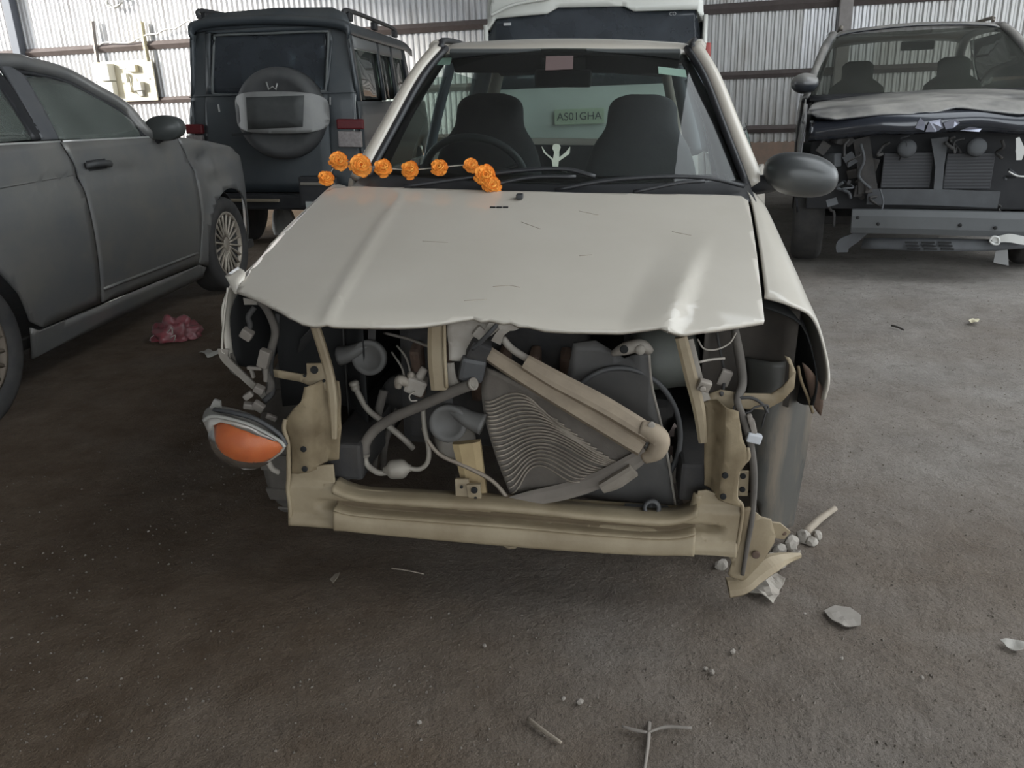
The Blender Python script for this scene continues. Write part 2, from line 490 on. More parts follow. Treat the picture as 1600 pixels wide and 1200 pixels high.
# --- bonnet
CRA, CRB = (.455, .50), (.335, .0)      # the buckled fold on the right of the bonnet
def hood_s(u, v):       # the undamaged pressing
    t = min(1.1, max(-.1, v / .84))
    z = .748 + .205 * (t if t < 0 else t ** .86) - .045 * u * u
    z -= .045 * max(0, -.43 - u) * (1 - .55 * t)
    if v < .03: z -= 6.0 * (.03 - v) ** 2
    return z
def hood_z(u, v):
    t = min(1.1, max(-.1, v / .84))
    z = hood_s(u, v)
    z += .006 * math.exp(-((u + .435 + .02 * t) / .013) ** 2) * (1 - .6 * t)
    k = (v - CRB[1]) / (CRA[1] - CRB[1])      # fold running back from the front edge
    d = u - (CRB[0] + (CRA[0] - CRB[0]) * k)
    amp = .016 * (1 - sstep(0.1, 1.15, k))
    z += amp * max(0, 1 - abs(d) / (.10 if d < 0 else .028))
    z -= .03 * max(0, d) * (1 - sstep(0, 1.2, k))
    z += .005 * noise.noise(Vector((u * 4, v * 4, 1))) * (1 - t)
    return z
hp = [(512, 297), (528, 292), (560, 291), (640, 294), (720, 296), (785, 298), (900, 301), (1020, 303), (1120, 304), (1158, 306), (1169, 314), (1175, 345), (1181, 385), (1188, 440), (1195, 497),
      (1160, 504), (1120, 511), (1070, 520), (1043, 526), (1030, 521), (1000, 520), (960, 519), (900, 517), (850, 514), (825, 510), (808, 508), (798, 502), (785, 504), (765, 499), (750, 501), (740, 496), (728, 498), (715, 500), (690, 506), (660, 509), (620, 511),
      (580, 511), (515, 510), (490, 509), (470, 505), (452, 495), (430, 482), (400, 468), (370, 455), (378, 440), (392, 420), (410, 398), (440, 365), (475, 330)]
ho = [CAR.onZ(x, y, hood_s)[:2] for x, y in hp]
hood = sheet('bonnet', ho, lambda a, b: (a, b, hood_z(a, b)), WP, car, step=.016, sol=.010, soff=-1)
hood['label'] = 'buckled off white bonnet with a fold near the corner'
# washer jets and vents
for x, y in ((812, 311),):
    p = CAR.onZ(x, y, hood_z)
    box('washer_jet', (p[0], p[1], p[2] + .008), (.020, .03, .016), MT['trim_black'], hood, bev=.004)
for x, y in ((770, 324), (780, 324), (790, 324)):
    p = CAR.onZ(x, y, hood_z)
    box('drain_slot', (p[0], p[1], p[2] + .0005), (.016, .012, .004), MT['hole_black'], hood, bev=.001)
scr = pbr('scratch', (.40, .345, .28), .8)
for pts in ([(815, 347), (845, 358)], [(770, 448), (795, 446), (812, 449)], [(905, 330), (935, 336)], [(1050, 362), (1080, 368)], [(660, 377), (700, 379)], [(725, 470), (760, 468)], [(905, 400), (925, 398)]):
    q = [CAR.onZ(x, y, hood_z) for x, y in pts]
    tube('scratch', [(p[0], p[1], p[2] + .0004) for p in q], .0014, scr, hood, n=4, flat=.5)

# --- front wings: lofted from the bonnet edge out over the shoulder and down to the arch
def edge_u(v, pts):
    pts = sorted(pts, key=lambda p: p[1])
    return float(np.interp(v, [p[1] for p in pts], [p[0] for p in pts]))
right_edge = [ho[i] for i in range(10, 15)]
left_edge = [ho[i] for i in range(len(ho) - 6, len(ho))] + [ho[0]]
arch_z = lambda v: .27 + math.sqrt(max(0, .335 ** 2 - (v - .60) ** 2)) if abs(v - .60) < .334 else .24
def wing(s, edge, stations):
    rows = []
    for v, uo, fwd in stations:
        uh = abs(edge_u(v, edge)); zh = hood_z(s * uh, v) - .008
        zb = arch_z(v) if v > .32 else .52
        g = .010; k = uo - uh
        rows.append([(s * (uh + g), v + fwd[0], zh - .003), (s * (uh + g + .35 * (k - g)), v + fwd[1], zh - (.012 if s > 0 else .004)), (s * (uh + .78 * k), v + fwd[2], zh - (.042 if s > 0 else .014)), (s * uo, v + fwd[3], zh - (.10 if s > 0 else .06)),
                     (s * (uo + .012), v + fwd[4], (zh - .10) * .5 + zb * .5), (s * (uo + .004), v + fwd[5], zb)])
    return rows
Z0 = (0,) * 6
rr_ = wing(1, right_edge, [(1.0, .688, Z0), (.93, .690, Z0), (.80, .694, Z0), (.60, .700, Z0), (.45, .704, Z0), (.32, .707, Z0), (.24, .710, (0, -.01, -.01, -.02, -.02, .0)), (.19, .714, (.02, .0, .0, -.02, -.045, -.03))])
rr_[-1][3] = (.712, .17, .665); rr_[-1][4] = (.722, .14, .605); rr_[-1][5] = (.722, .15, .55)
wing_r = loft('front_wing', rr_, WP, car, 5, 4, sol=.006, soff=-1)
ll_ = wing(-1, left_edge, [(1.0, .690, Z0), (.93, .692, Z0), (.80, .700, Z0), (.60, .722, Z0), (.45, .742, Z0), (.32, .762, Z0), (.22, .782, Z0)])
ll_[-1][3] = (-.788, .20, .70); ll_[-1][4] = (-.793, .205, .62); ll_[-1][5] = (-.795, .21, .565)
wing_l = loft('front_wing', ll_, WP, car, 5, 4, sol=.006, soff=-1)
for s_, rows_, par in ((1, rr_, wing_r), (-1, ll_, wing_l)):
    loft('wing_inner_sheet', [[(p[0] - s_ * .018, p[1] + .012, p[2] - .020) for p in r_] for r_ in rows_], MT['hole_black'], par, 3, 3, sol=.003)  # black sheet set just inside the wing skin
tip = loft('wing_tip', [[V(352, 432, .22), V(360, 426, .24), V(372, 418, .26)], [V(360, 446, .20), V(372, 440, .20), V(384, 428, .23)], [V(366, 458, .19), V(370, 459, .19), V(374, 455, .20)]], WP, wing_l, 3, 3, sol=.004)
tube('torn_wing_edge', [V(356, 450, .2), V(350, 500, .2), V(347, 545, .2), V(352, 552, .2)], .0035, WP, wing_l, n=5)
strip('hanging_liner', [V(349, 545, .2), V(352, 560, .2), V(372, 580, .19), V(400, 606, .17), (V(420, 622, .15))], [.03, .022, .02, .018, .03], MT['bare_grey'], wing_l, t=.003)
strip('hanging_liner', [V(360, 552, .22), V(366, 575, .22), V(385, 590, .21)], [.02, .03, .018], MT['dusty_rubber'], wing_l, t=.002)
loft('torn_wing_corner', [[V(1252, 568, .17), V(1266, 580, .17), V(1284, 604, .17)], [V(1258, 590, .18), V(1270, 608, .17), V(1287, 632, .17)], [V(1268, 622, .18), V(1276, 640, .18), V(1284, 650, .18)]], MT['rust_brown'], wing_r, 3, 3, sol=.004, wob=.004)
tube('torn_flange', [V(1247, 572, .165), V(1252, 595, .17), V(1263, 622, .18), V(1270, 645, .19)], .004, MT['primer_dirty'], wing_r, n=5)
# shield in front of the wheel, right
def shield(u, z):
    t = (u - .50) / .27
    return .36 - .13 * math.sin(math.pi * min(1, max(0, t)) ** .85) + .03 * math.sin(t * 9) * .5 + .05 * (z - .3)
so = [V(1164, 560, .28), V(1235, 555, .28), V(1262, 622, .28), V(1281, 655, .28), V(1268, 730, .28), V(1252, 800, .28), V(1244, 833, .28), V(1205, 826, .28), V(1186, 808, .28), V(1174, 760, .28), V(1166, 660, .28)]
sh = sheet('wheel_arch_shield', [(p[0], p[2]) for p in so], lambda u, z: (u, shield(u, z), z), pbr('shield_grey', (.05, .052, .05), .45, var=(.10, .09, .075), vs=5, vamt=.5, streak=((.19, .15, .11), 6, (3, 1, .5), .6)), car, step=.02, sol=.004)
# left: shield remains (dark)
mesh('inner_arch', [(-.50, .30, .20), (-.50, .95, .20), (-.50, .95, .80), (-.50, .30, .72), (-.62, .30, .60), (-.66, .34, .52)], [(0, 1, 2, 3), (3, 4, 5)], MT['engine_dark'], car, smooth=False, sol=.004)
mesh('inner_arch', [(.50, .30, .16), (.50, .95, .16), (.50, .95, .80), (.50, .30, .72)], [(0, 1, 2, 3)], MT['engine_dark'], car, smooth=False, sol=.004)

# --- scuttle, wipers
ws_rows = []
def ws(u, t):   # windscreen surface: u across, t 0 at base .. 1 at top
    bv = .885 + .16 * (u / .64) ** 2; bz = .962 - .006 * (u / .64) ** 2
    tw = .452 / .640; uu = u * (1 - t * (1 - tw))
    tv = 1.455 + .055 * (u / .64) ** 2; tz = 1.388 - .018 * (u / .64) ** 2
    return (uu, bv + (tv - bv) * t, bz + (tz - bz) * t + .022 * math.sin(math.pi * t))
US = [-.645, -.48, -.32, -.16, 0, .16, .32, .48, .635]
scut = loft('scuttle_panel', [[(u, .80 + .04 * (u / .64) ** 2, .925) for u in US], [(u, .85 + .09 * (u / .64) ** 2, .947) for u in US], [(u, .915 + .15 * (u / .64) ** 2, .968) for u in US]], MT['trim_black'], car, 2, 3, sol=.006)
glass = sheet('windscreen', [(-.64, 0), (.63, 0), (.63, 1), (-.64, 1)], lambda a, b: ws(a, b), MT['windscreen'], car, step=.05, sol=0)
frit = pbr('frit_black', (.012, .013, .015), .3)
for nm, o in (('windscreen_border', [(-.64, 0), (.63, 0), (.63, .075), (.3, .06), (0, .055), (-.3, .06), (-.64, .075)]), ('windscreen_border', [(-.64, .94), (.63, .94), (.63, 1), (-.64, 1)]),
              ('windscreen_border', [(-.645, 0), (-.575, 0), (-.60, .94), (-.645, .94)]), ('windscreen_border', [(.545, 0), (.635, 0), (.635, .94), (.585, .94)])):
    sheet(nm, o, lambda a, b: tuple(np.array(ws(a, b)) + np.array((0, .004, -.004))), frit, glass, step=.05, sol=.002)
def wiper(pts, arm, nm='wiper'):
    b = tube('wiper_blade', [tuple(V(*p)) for p in pts], .009, MT['trim_black'], car, n=6, flat=.8)
    tube('wiper_arm', [tuple(V(*p)) for p in arm], .010, MT['trim_black'], b, n=6, flat=.6)
wiper([(632, 291, .85), (700, 282, .86), (800, 268, .875), (880, 264, .88), (930, 276, .87)], [(760, 291, .83), (830, 277, .85), (900, 276, .86)])
wiper([(868, 297, .85), (950, 282, .86), (1040, 276, .88), (1110, 279, .90), (1162, 291, .92)], [(990, 300, .83), (1060, 286, .86), (1100, 283, .88)])

# stickers and emblem on the glass
def on_glass(px, py, off=.004):
    v = 1.1
    for _ in range(80):
        p = V(px, py, v); lo_, hi_ = 0.0, 1.0
        for _k in range(24):
            t = (lo_ + hi_) / 2; u = p[0] / (1 - t * (1 - .452 / .64))
            if ws(u, t)[2] < p[2]: lo_ = t
            else: hi_ = t
        v = .5 * v + .5 * ws(u, t)[1]
    return V(px, py, v - off)
stk = pbr('sticker_green', (.20, .30, .24), .6); stk2 = pbr('sticker_pink', (.15, .105, .10), .7); sil = pbr('emblem_silver', (.46, .50, .42), .5, var=(.34, .38, .29), vs=60)
mesh('windscreen_sticker', [on_glass(1028, 104), on_glass(1071, 109), on_glass(1073, 121), on_glass(1029, 115)], [(0, 1, 2, 3)], stk, glass, smooth=False, sol=.001)
mesh('windscreen_sticker', [on_glass(672, 92), on_glass(706, 90), on_glass(703, 101), on_glass(672, 102)], [(0, 1, 2, 3)], stk, glass, smooth=False, sol=.001)
mesh('windscreen_sticker', [on_glass(853, 88), on_glass(896, 87), on_glass(895, 108), on_glass(852, 110)], [(0, 1, 2, 3)], stk2, glass, smooth=False, sol=.001)
em = []
def emb(pts):
    m_ = mesh('emblem_piece', [on_glass(x, y, .006) for x, y in pts], [tuple(range(len(pts)))], sil, None, smooth=False, sol=.002); return m_
emo = mesh('winged_emblem', [on_glass(x, y, .006) for x, y in [(846, 228), (849, 238), (862, 250), (864, 263), (872, 263), (873, 252), (890, 240), (891, 229), (884, 238), (874, 246), (874, 236), (876, 230), (874, 226), (868, 225), (864, 227), (863, 232), (866, 238), (864, 248), (854, 240)]], [tuple(range(19))], sil, glass, smooth=False, sol=.002)
tube('emblem_base', [on_glass(x, y, .008) for x, y in [(845, 263), (865, 264), (886, 268)]], .0025, sil, glass, n=5)

# --- pillars, roof, sides
def side_u(v, z):
    if z > .95:
        t = (z - .95) / .44; return .668 - .165 * t ** 1.15
    return .668 + .055 * math.sin(math.pi * min(1, max(0, (z - .2) / .9))) - .03 * sstep(.35, .18, z)
for s, nm in ((-1, 'l'), (1, 'r')):
    pts = [(s * .665, 1.03, .955), (s * .600, 1.19, 1.12), (s * .535, 1.37, 1.29), (s * .478, 1.53, 1.395)]
    a = tube('windscreen_pillar', pts, [.030, .027, .026, .028], WP, car, n=8, flat=.8)
    tube('pillar_seal', [(p[0] - s * .032, p[1] - .012, p[2] - .004) for p in pts], .013, MT['trim_black'], a, n=6)
rfr = []
for v, zc, hw in ((1.455, 1.386, .45), (1.53, 1.412, .468), (1.75, 1.438, .485), (2.2, 1.452, .50), (2.7, 1.440, .50), (3.05, 1.408, .49), (3.16, 1.375, .48)):
    rfr.append([(hw * k, v + (.055 * k * k if v < 1.5 else .03 * k * k * (v < 1.6)), zc - .020 * k * k - (.012 if abs(k) > .99 else 0)) for k in (-1, -.93, -.7, -.35, 0, .35, .7, .93, 1)])
roofp = loft('roof', rfr, WP, car, 3, 4, sol=.012, soff=-1)
for s in (-1, 1):
    tube('roof_gutter', [(s * .462, 1.50, 1.394), (s * .475, 1.58, 1.416), (s * .492, 1.8, 1.432), (s * .505, 2.2, 1.440), (s * .505, 2.7, 1.43), (s * .495, 3.05, 1.398)], .013, MT['trim_black'], roofp, n=6)
    tube('side_rail', [(s * .49, 1.53, 1.392), (s * .515, 1.8, 1.415), (s * .525, 2.2, 1.425), (s * .525, 2.7, 1.414), (s * .515, 3.08, 1.38)], .026, WP, car, n=8)

def side_panel(name, o, s, mat, parent, org=(0, 0, 0), sol=.02, **k):
    return sheet(name, o, lambda v, z: (s * side_u(v, z) - org[0], v - org[1], z - org[2]), mat, parent, step=.08, sol=sol, soff=0, **k)
fdoor = [(1.05, .22), (2.02, .22), (2.04, .5), (2.04, .95), (1.06, .95), (1.04, .7)]
fglass = [(1.09, .955), (2.02, .955), (2.00, 1.30), (1.45, 1.28), (1.3, 1.19)]
fglass_open = [(1.12, .955), (1.98, .955), (1.98, 1.12), (1.22, 1.12)]
rdoor = [(2.06, .22), (2.50, .22), (2.60, .45), (2.85, .60), (2.92, .95), (2.06, .95)]
rglass = [(2.10, .955), (2.88, .955), (2.80, 1.30), (2.08, 1.32)]
quarter = [(2.53, .22), (2.62, .43), (2.87, .58), (3.08, .50), (3.15, .28), (3.35, .28), (3.38, .6), (3.34, .95), (2.94, .95), (2.87, .60), (2.62, .45)]
quarter = [(2.94, .61), (3.08, .50), (3.15, .28), (3.35, .28), (3.38, .6), (3.34, .95), (2.94, .95)]
for s in (-1, 1):
    if s < 0:
        d = side_panel('front_door', fdoor, s, WP, car)
        side_panel('door_glass', fglass, s, MT['side_glass'], d, sol=0)
        tr_ = sheet('door_trim', [(1.08, .30), (1.98, .30), (1.98, .93), (1.08, .93)], lambda v, z: (s * (side_u(v, z) - .05), v, z), MT['seat_cloth'], d, step=.15, sol=.01)
    else:
        hg = (.66, 1.05, .5); d = side_panel('front_door', fdoor, s, WP, car, org=hg)
        d.location = (hg[0] - .045, hg[1], hg[2]); d.rotation_euler = (0, 0, R(-11))
        side_panel('door_glass', fglass_open, s, glassm('door_pane', (.50, .64, .60), dirt_haze=.10), d, org=hg, sol=.004)
        sheet('door_trim', [(1.04, .21), (2.045, .21), (2.045, .955), (1.04, .955)], lambda v, z: (s * (side_u(v, z) - .022) - hg[0], v - hg[1], z - hg[2]), MT['seat_cloth'], d, step=.15, sol=.01)
    d2 = side_panel('rear_door', rdoor, s, WP, car)
    side_panel('door_glass', rglass, s, MT['side_glass'], d2, sol=0)
    side_panel('rear_quarter', quarter, s, WP, car)
    tube('centre_pillar', [(s * .655, 2.04, .90), (s * .60, 2.04, 1.12), (s * .515, 2.05, 1.41)], .032, pbr('pillar_trim', (.22, .25, .29), .5), car, n=8, flat=.7)
    tube('rear_pillar', [(s * .64, 3.02, .93), (s * .58, 2.96, 1.15), (s * .51, 2.92, 1.40)], .05, pbr('pillar_trim_dark', (.10, .11, .12), .6), car, n=8)
    tube('sill', [(s * .68, 1.0, .20), (s * .69, 1.8, .19), (s * .68, 2.55, .20)], .05, WP, car, n=8)
# tailgate
tg = sheet('tailgate', [(-.60, .45), (.60, .45), (.60, .98), (-.60, .98)], lambda u, z: (u, 3.40 - .14 * (u / .6) ** 2 - .04 * (z - .45), z), WP, car, step=.1, sol=.02)
for s in (-1, 1):
    tube('tailgate_frame', [(s * .58, 3.28, .98), (s * .53, 3.22, 1.18), (s * .47, 3.14, 1.38)], .045, WP, tg, n=8)
tube('tailgate_frame', [(-.47, 3.16, 1.375), (0, 3.19, 1.395), (.47, 3.16, 1.375)], .035, WP, tg, n=8)
loft('rear_window', [[(u, 3.36 - .14 * (u / .6) ** 2, .98) for u in (-.54, -.27, 0, .27, .54)], [(u * .87, 3.19 - .06 * (u / .6) ** 2, 1.37) for u in (-.54, -.27, 0, .27, .54)]], MT['side_glass'], tg, 3, 3)
box('rear_bumper', (0, 3.46, .38), (1.30, .16, .24), MT['dark_plastic'], car, bev=.05, seg=3)

# --- floor, bulkhead, cabin
box('floor_pan', (0, 2.15, .26), (1.28, 2.5, .06), MT['engine_dark'], car, bev=.01)
box('bulkhead', (0, .93, .60), (1.22, .03, .66), MT['engine_dark'], car, bev=.005)
dash = loft('dashboard', [[(u, .96 + .06 * (u / .6) ** 2, .90) for u in (-.6, -.3, 0, .3, .6)], [(u, 1.06, .948 + (.025 if u < -.2 else 0)) for u in (-.6, -.3, 0, .3, .6)], [(u, 1.24, .945 + (.04 if -.5 < u < -.2 else 0)) for u in (-.6, -.3, 0, .3, .6)], [(u, 1.30, .90) for u in (-.6, -.3, 0, .3, .6)], [(u, 1.28, .62) for u in (-.6, -.3, 0, .3, .6)]], MT['dark_plastic'], car, 4, 4, sol=.01)
# steering wheel
sc_ = V(742, 252, 1.32)
sw = empty('steering_wheel', loc=(0, 0, 0)); sw.parent = car
swm = axis_m((sc_[0], 1.33, .94), (0, .80, .62))
ringp = [tuple(swm @ Vector((.185 * math.cos(2 * math.pi * k / 16), .185 * math.sin(2 * math.pi * k / 16), 0))) for k in range(16)]
bpy.data.objects.remove(sw)
rim = tube('steering_wheel', ringp, .014, pbr('wheel_grey', (.10, .105, .11), .45), car, n=8, res=3, closed=True)
for k in (20, 160, 270):
    tube('spoke', [tuple(swm @ Vector((.03 * math.cos(R(k)), .03 * math.sin(R(k)), -.02))), tuple(swm @ Vector((.18 * math.cos(R(k)), .18 * math.sin(R(k)), 0)))], .014, MT['dark_plastic'], rim, n=6, flat=.6)
lathe('hub', [(.055, -.03), (.06, 0), (.05, .02)], MT['dark_plastic'], rim, (sc_[0], 1.33, .94), (0, .80, .62), n=16)
def seat(u, w=.25):
    s = empty('front_seat'); s.parent = car; s.name = 'front_seat'
    rows = []
    prof = [(.50, .235, .06), (.70, .245, .07), (.90, .235, .065), (1.02, .20, .055), (1.10, .150, .05), (1.18, .140, .045), (1.215, .11, .04), (1.232, .055, .025)]
    for z, hw, th in prof:
        vv = 1.66 + (z - .5) * .30
        rows.append([(u + hw * math.copysign(abs(math.cos(a)) ** .6, math.cos(a)), vv + th * math.copysign(abs(math.sin(a)) ** .7, math.sin(a)), z) for a in [2 * math.pi * k / 12 for k in range(12)]])
    loft('seat_back', rows, MT['seat_cloth'], s, 2, 3, close_u=True, caps=True)
    box('seat_cushion', (u, 1.48, .45), (.48, .50, .16), MT['seat_cloth'], s, bev=.06, seg=3, smooth=True)
    return s
seat(-.33); seat(.31)
rs = loft('rear_bench', [[(u, 2.72 + (z - .45) * .25, z) for u in (-.60, -.3, 0, .3, .60)] for z in (.45, .62, .80, .93, .96)], MT['seat_cloth'], car, 3, 3, sol=.12)
box('rear_cushion', (0, 2.50, .44), (1.16, .48, .14), MT['seat_cloth'], car, bev=.05, seg=3)
box('parcel_shelf', (0, 3.0, .93), (1.05, .40, .02), MT['dark_plastic'], car, bev=.004)
mm = on_glass(868, 155, .0)
mr = box('rear_view_mirror', (.0, 1.47, 1.285), (.21, .03, .062), MT['dark_plastic'], car, bev=.012, seg=3)
tube('mirror_stem', [(.0, 1.47, 1.30), (.0, 1.46, 1.365)], .008, MT['dark_plastic'], mr, n=6)
for s in (-1, 1):
    box('sun_visor', (s * .25, 1.50, 1.345), (.34, .13, .018), pbr('visor', (.07, .075, .075), .8), car, rot=(R(-32), 0, 0), bev=.006)
# headlining
loft('headlining', [[(u, v, z - .035 - .02 * (u / .45) ** 2) for u in (-.45, -.22, 0, .22, .45)] for v, z in ((1.50, 1.395), (1.8, 1.43), (2.3, 1.438), (2.8, 1.42), (3.1, 1.38))], pbr('headlining', (.10, .105, .105), .9), roofp, 2, 3, sol=.006)

# --- door mirror on the right
mc = V(1250, 274, 1.0)
mrows = []
for k, (dv, sc) in enumerate(((-.075, .10), (-.070, .45), (-.05, .76), (-.02, .93), (.01, 1.0), (.035, .99), (.045, .93))):
    mrows.append([(mc[0] + .004 + (.116 * sc) * math.copysign(abs(math.cos(a)) ** .9, math.cos(a)) * (1.0 if math.cos(a) > 0 else .98), mc[1] + dv, mc[2] + .068 * sc * math.copysign(abs(math.sin(a)) ** .85, math.sin(a)) - .012 * math.cos(a) * sc) for a in [2 * math.pi * j / 20 for j in range(20)]])
dm = loft('door_mirror', mrows, pbr('mirror_shell', (.045, .048, .05), .34, var=(.07, .072, .07), vs=9), car, 2, 3, close_u=True, caps=True)
tube('mirror_arm', [(.655, 1.06, .955), (.70, 1.03, .962), (mc[0] - .05, 1.0, .975)], [.035, .03, .028], MT['trim_black'], dm, n=8)
# left mirror
mrl = loft('door_mirror', [[(-p[0] - .02, p[1] + .05, p[2] - .01) for p in r_] for r_ in mrows], MT['trim_black'], car, 2, 3, close_u=True, caps=True) if False else None

# --- wheels
def wheel(name, parent, fr, c, rad, wid, out, rimm, tyre, nsp=0, rim_r=None, axle=(1, 0, 0)):
    rim_r = rim_r or rad * .62
    ax = Vector(axle) * out
    w_ = lathe(name, [(rim_r, -wid * .42), (rad * .86, -wid * .5), (rad * .96, -wid * .44), (rad, -wid * .30), (rad, wid * .30), (rad * .96, wid * .44), (rad * .86, wid * .5), (rim_r * 1.04, wid * .46), (rim_r * .98, wid * .36)], tyre, parent, c, ax, n=40)
    return w_
for s, v in ((-1, .60), (1, .60), (-1, 2.96), (1, 2.96)):
    ux = .70 if (s < 0 and v < 1) else .635
    c = np.array((s * ux, v - (.05 if ux > .64 else 0), .262 + s * ux * math.tan(CAR.tilt)))
    t_ = wheel('tyre', car, CAR, c, .265, .15, s, None, MT['dusty_rubber'], rim_r=.155)
    lathe('wheel_rim', [(.0, .02), (.05, .03), (.06, .015), (.12, .0), (.14, .03), (.158, .055), (.158, -.05)], MT['dusty_alloy'], t_, c, (s, 0, 0), n=28)
    for k in range(14):
        a = 2 * math.pi * k / 14
        if v < 1: box('tread_block', (c[0] , c[1] + .266 * math.cos(a), c[2] + .266 * math.sin(a)), (.13, .05, .008), MT['dusty_rubber'], t_, rot=(a - math.pi / 2, 0, 0), bev=.001)
# ------------------------------------------------------------------ open front end of the white car
def P3(pts, v=None): return [V(*p) if len(p) == 3 else V(p[0], p[1], v) for p in pts]
# lower crossmember with upturned ends
cm_px = [(503, 729), (519, 728), (522, 756), (540, 766), (580, 773), (700, 780), (830, 788), (960, 803), (1040, 808), (1076, 801), (1088, 788), (1091, 770), (1104, 768), (1160, 790), (1154, 832), (1149, 866), (1110, 863), (1076, 861), (960, 857), (880, 849), (815, 846), (806, 853), (795, 854), (780, 844), (646, 833), (600, 828), (531, 822), (454, 817), (452, 784), (449, 763), (452, 738)]
cmo = [V(x, y, 0.02) for x, y in cm_px]
def cm_v(u, z):
    base = .205 + .004
    h = z - base
    v = .02
    v += .045 * sstep(.028, .034, h) * (1 - sstep(.052, .058, h)) * (1 - sstep(.46, .51, abs(u)))
    v += .010 * sstep(.092, .105, h)
    v -= .012 * (1 - sstep(.0, .012, h))
    v += .004 * noise.noise(Vector((u * 9, z * 9, 0)))
    return v
cmb = sheet('lower_crossmember', [(p[0], p[2]) for p in cmo], lambda u, z: (u, cm_v(u, z), z), PR, car, step=.008, sol=.006)
# top flange folding back
tube('crossmember_flange', P3([(522, 756, .03), (545, 768, .035), (700, 781, .04), (830, 789, .04), (960, 804, .04), (1045, 808, .04), (1080, 800, .035), (1091, 772, .03)]), .008, PR, cmb, n=6, flat=1.6)
loft('crossmember_underside', [[(u, .02, .212) for u in (-.56, -.2, .2, .53)], [(u, .09, .215) for u in (-.56, -.2, .2, .53)], [(u, .10, .27) for u in (-.56, -.2, .2, .53)]], PD, cmb, 2, 2, sol=.004)
tops = P3([(524, 757), (545, 767), (580, 773), (700, 780), (830, 788), (960, 803), (1040, 808), (1076, 801), (1086, 790)], .02)
bots = P3([(528, 822), (545, 823), (590, 827), (646, 833), (780, 845), (960, 857), (1040, 860), (1076, 861), (1088, 862)], .02)
us_ = [-.452, -.42, -.36, -.2, 0, .2, .34, .40, .435]
zt_ = lambda u: float(np.interp(u, [p[0] for p in tops], [p[2] for p in tops])); zb_ = lambda u: float(np.interp(u, [p[0] for p in bots], [p[2] for p in bots]))
def cm_row(t, v, ins=0.0):
    return [(u * (1 - ins), v + .003 * noise.noise(Vector((u * 8, t * 3, 0))), zb_(u) + (zt_(u) - zb_(u)) * t + .002 * noise.noise(Vector((u * 14, t * 5, 3)))) for u in us_]
prs = loft('crossmember_pressing', [cm_row(1.0, .06), cm_row(1.02, .014), cm_row(.98, -.002), cm_row(.88, -.002), cm_row(.83, .010), cm_row(.79, .045), cm_row(.62, .050), cm_row(.54, .040), cm_row(.50, .008), cm_row(.47, .000), cm_row(.44, .004), cm_row(.41, -.004), cm_row(.10, -.010), cm_row(.02, -.006)], PR, cmb, 5, 2, sol=.003)
grm = pbr('channel_grime_shade', (.10, .072, .042), .9, var=(.19, .145, .09), vs=11, vamt=.45)  # grime colour darkened to stand in for the shade of the recess too
loft('channel_grime_shade', [cm_row(.80, .030), cm_row(.70, .036), cm_row(.60, .036), cm_row(.53, .028)], grm, cmb, 5, 2, sol=.003)
def hole(px, py, v, r, parent, mat=None, nm='bolt_hole'):
    p = V(px, py, v); return lathe(nm, [(r, -.002), (r, .0015), (r * .7, .002), (0, .002)], mat or MT['hole_black'], parent, p, (0, -1, 0), n=12)
# side brackets
bl_px = [(470, 609), (490, 606), (513, 611), (520, 640), (524, 680), (521, 730), (503, 733), (452, 740), (450, 715), (451, 690), (444, 670), (446, 655), (456, 642), (466, 632), (468, 622)]
def br_v(u0, s):
    def f(u, z):
        return .012 + (.055 * sstep(.012, .03, (u - u0) * s) + .012 * sstep(.02, .05, -(u - u0) * s)) + .03 * sstep(.46, .55, z) + .006 * noise.noise(Vector((u * 12, z * 12, 5)))
    return f
fl_ = br_v(-.515, 1); o_ = [V(x, y, .02) for x, y in bl_px]
bkl = sheet('side_bracket', [(p[0], p[2]) for p in o_], lambda u, z: (u, fl_(u, z), z), PD, car, step=.015, sol=.005, wob=.004)
for x, y in ((474, 702), (476, 733)): hole(x, y, .006, .0075, bkl)
tube('folded_edge', P3([(446, 655, .02), (444, 670, .015), (450, 690, .015), (451, 715, .015), (451, 745, .015), (450, 765, .015), (453, 790, .015), (454, 816, .015)]), .006, PR, bkl, n=6)
brr_px = [(1106, 646), (1130, 640), (1156, 648), (1159, 684), (1169, 716), (1153, 736), (1150, 778), (1161, 792), (1104, 772), (1102, 735), (1104, 700)]
fr_ = br_v(.495, -1); o_ = [V(x, y, .02) for x, y in brr_px]
bkr = sheet('side_bracket', [(p[0], p[2]) for p in o_], lambda u, z: (u, fr_(u, z), z), PD, car, step=.015, sol=.005, wob=.004)
for x, y in ((1133, 743), (1130, 776)): hole(x, y, .006, .0075, bkr)
tube('folded_edge', P3([(1168, 700, .02), (1169, 716, .02), (1154, 734, .02), (1150, 776, .02), (1160, 792, .02), (1156, 830, .02), (1150, 862, .02)]), .005, PR, bkr, n=6)
tab = strip('bolt_tab', P3([(1160, 736, .06), (1158, 774, .06)]), .03, PR, car, t=.003)
for x, y in ((1161, 744), (1160, 765)): hole(x, y, .055, .007, tab)
# reinforcing legs from lower member to the upper panel
strip('bonnet_stay_post', P3([(492, 508, .10), (506, 552, .09), (516, 590, .08), (521, 630, .07), (523, 684, .06)]), [.022, .022, .022, .022, .014], PR, car, t=.005, bend=.003)
strip('bonnet_stay_post', P3([(1064, 526, .08), (1080, 590, .07), (1092, 640, .06), (1098, 690, .06)]), [.028, .030, .028, .020], PR, car, t=.006, bend=.004)
strip('post_flange', P3([(1077, 530, .10), (1092, 590, .09), (1104, 625, .08)]), .018, MT['bare_grey'], car, t=.004)
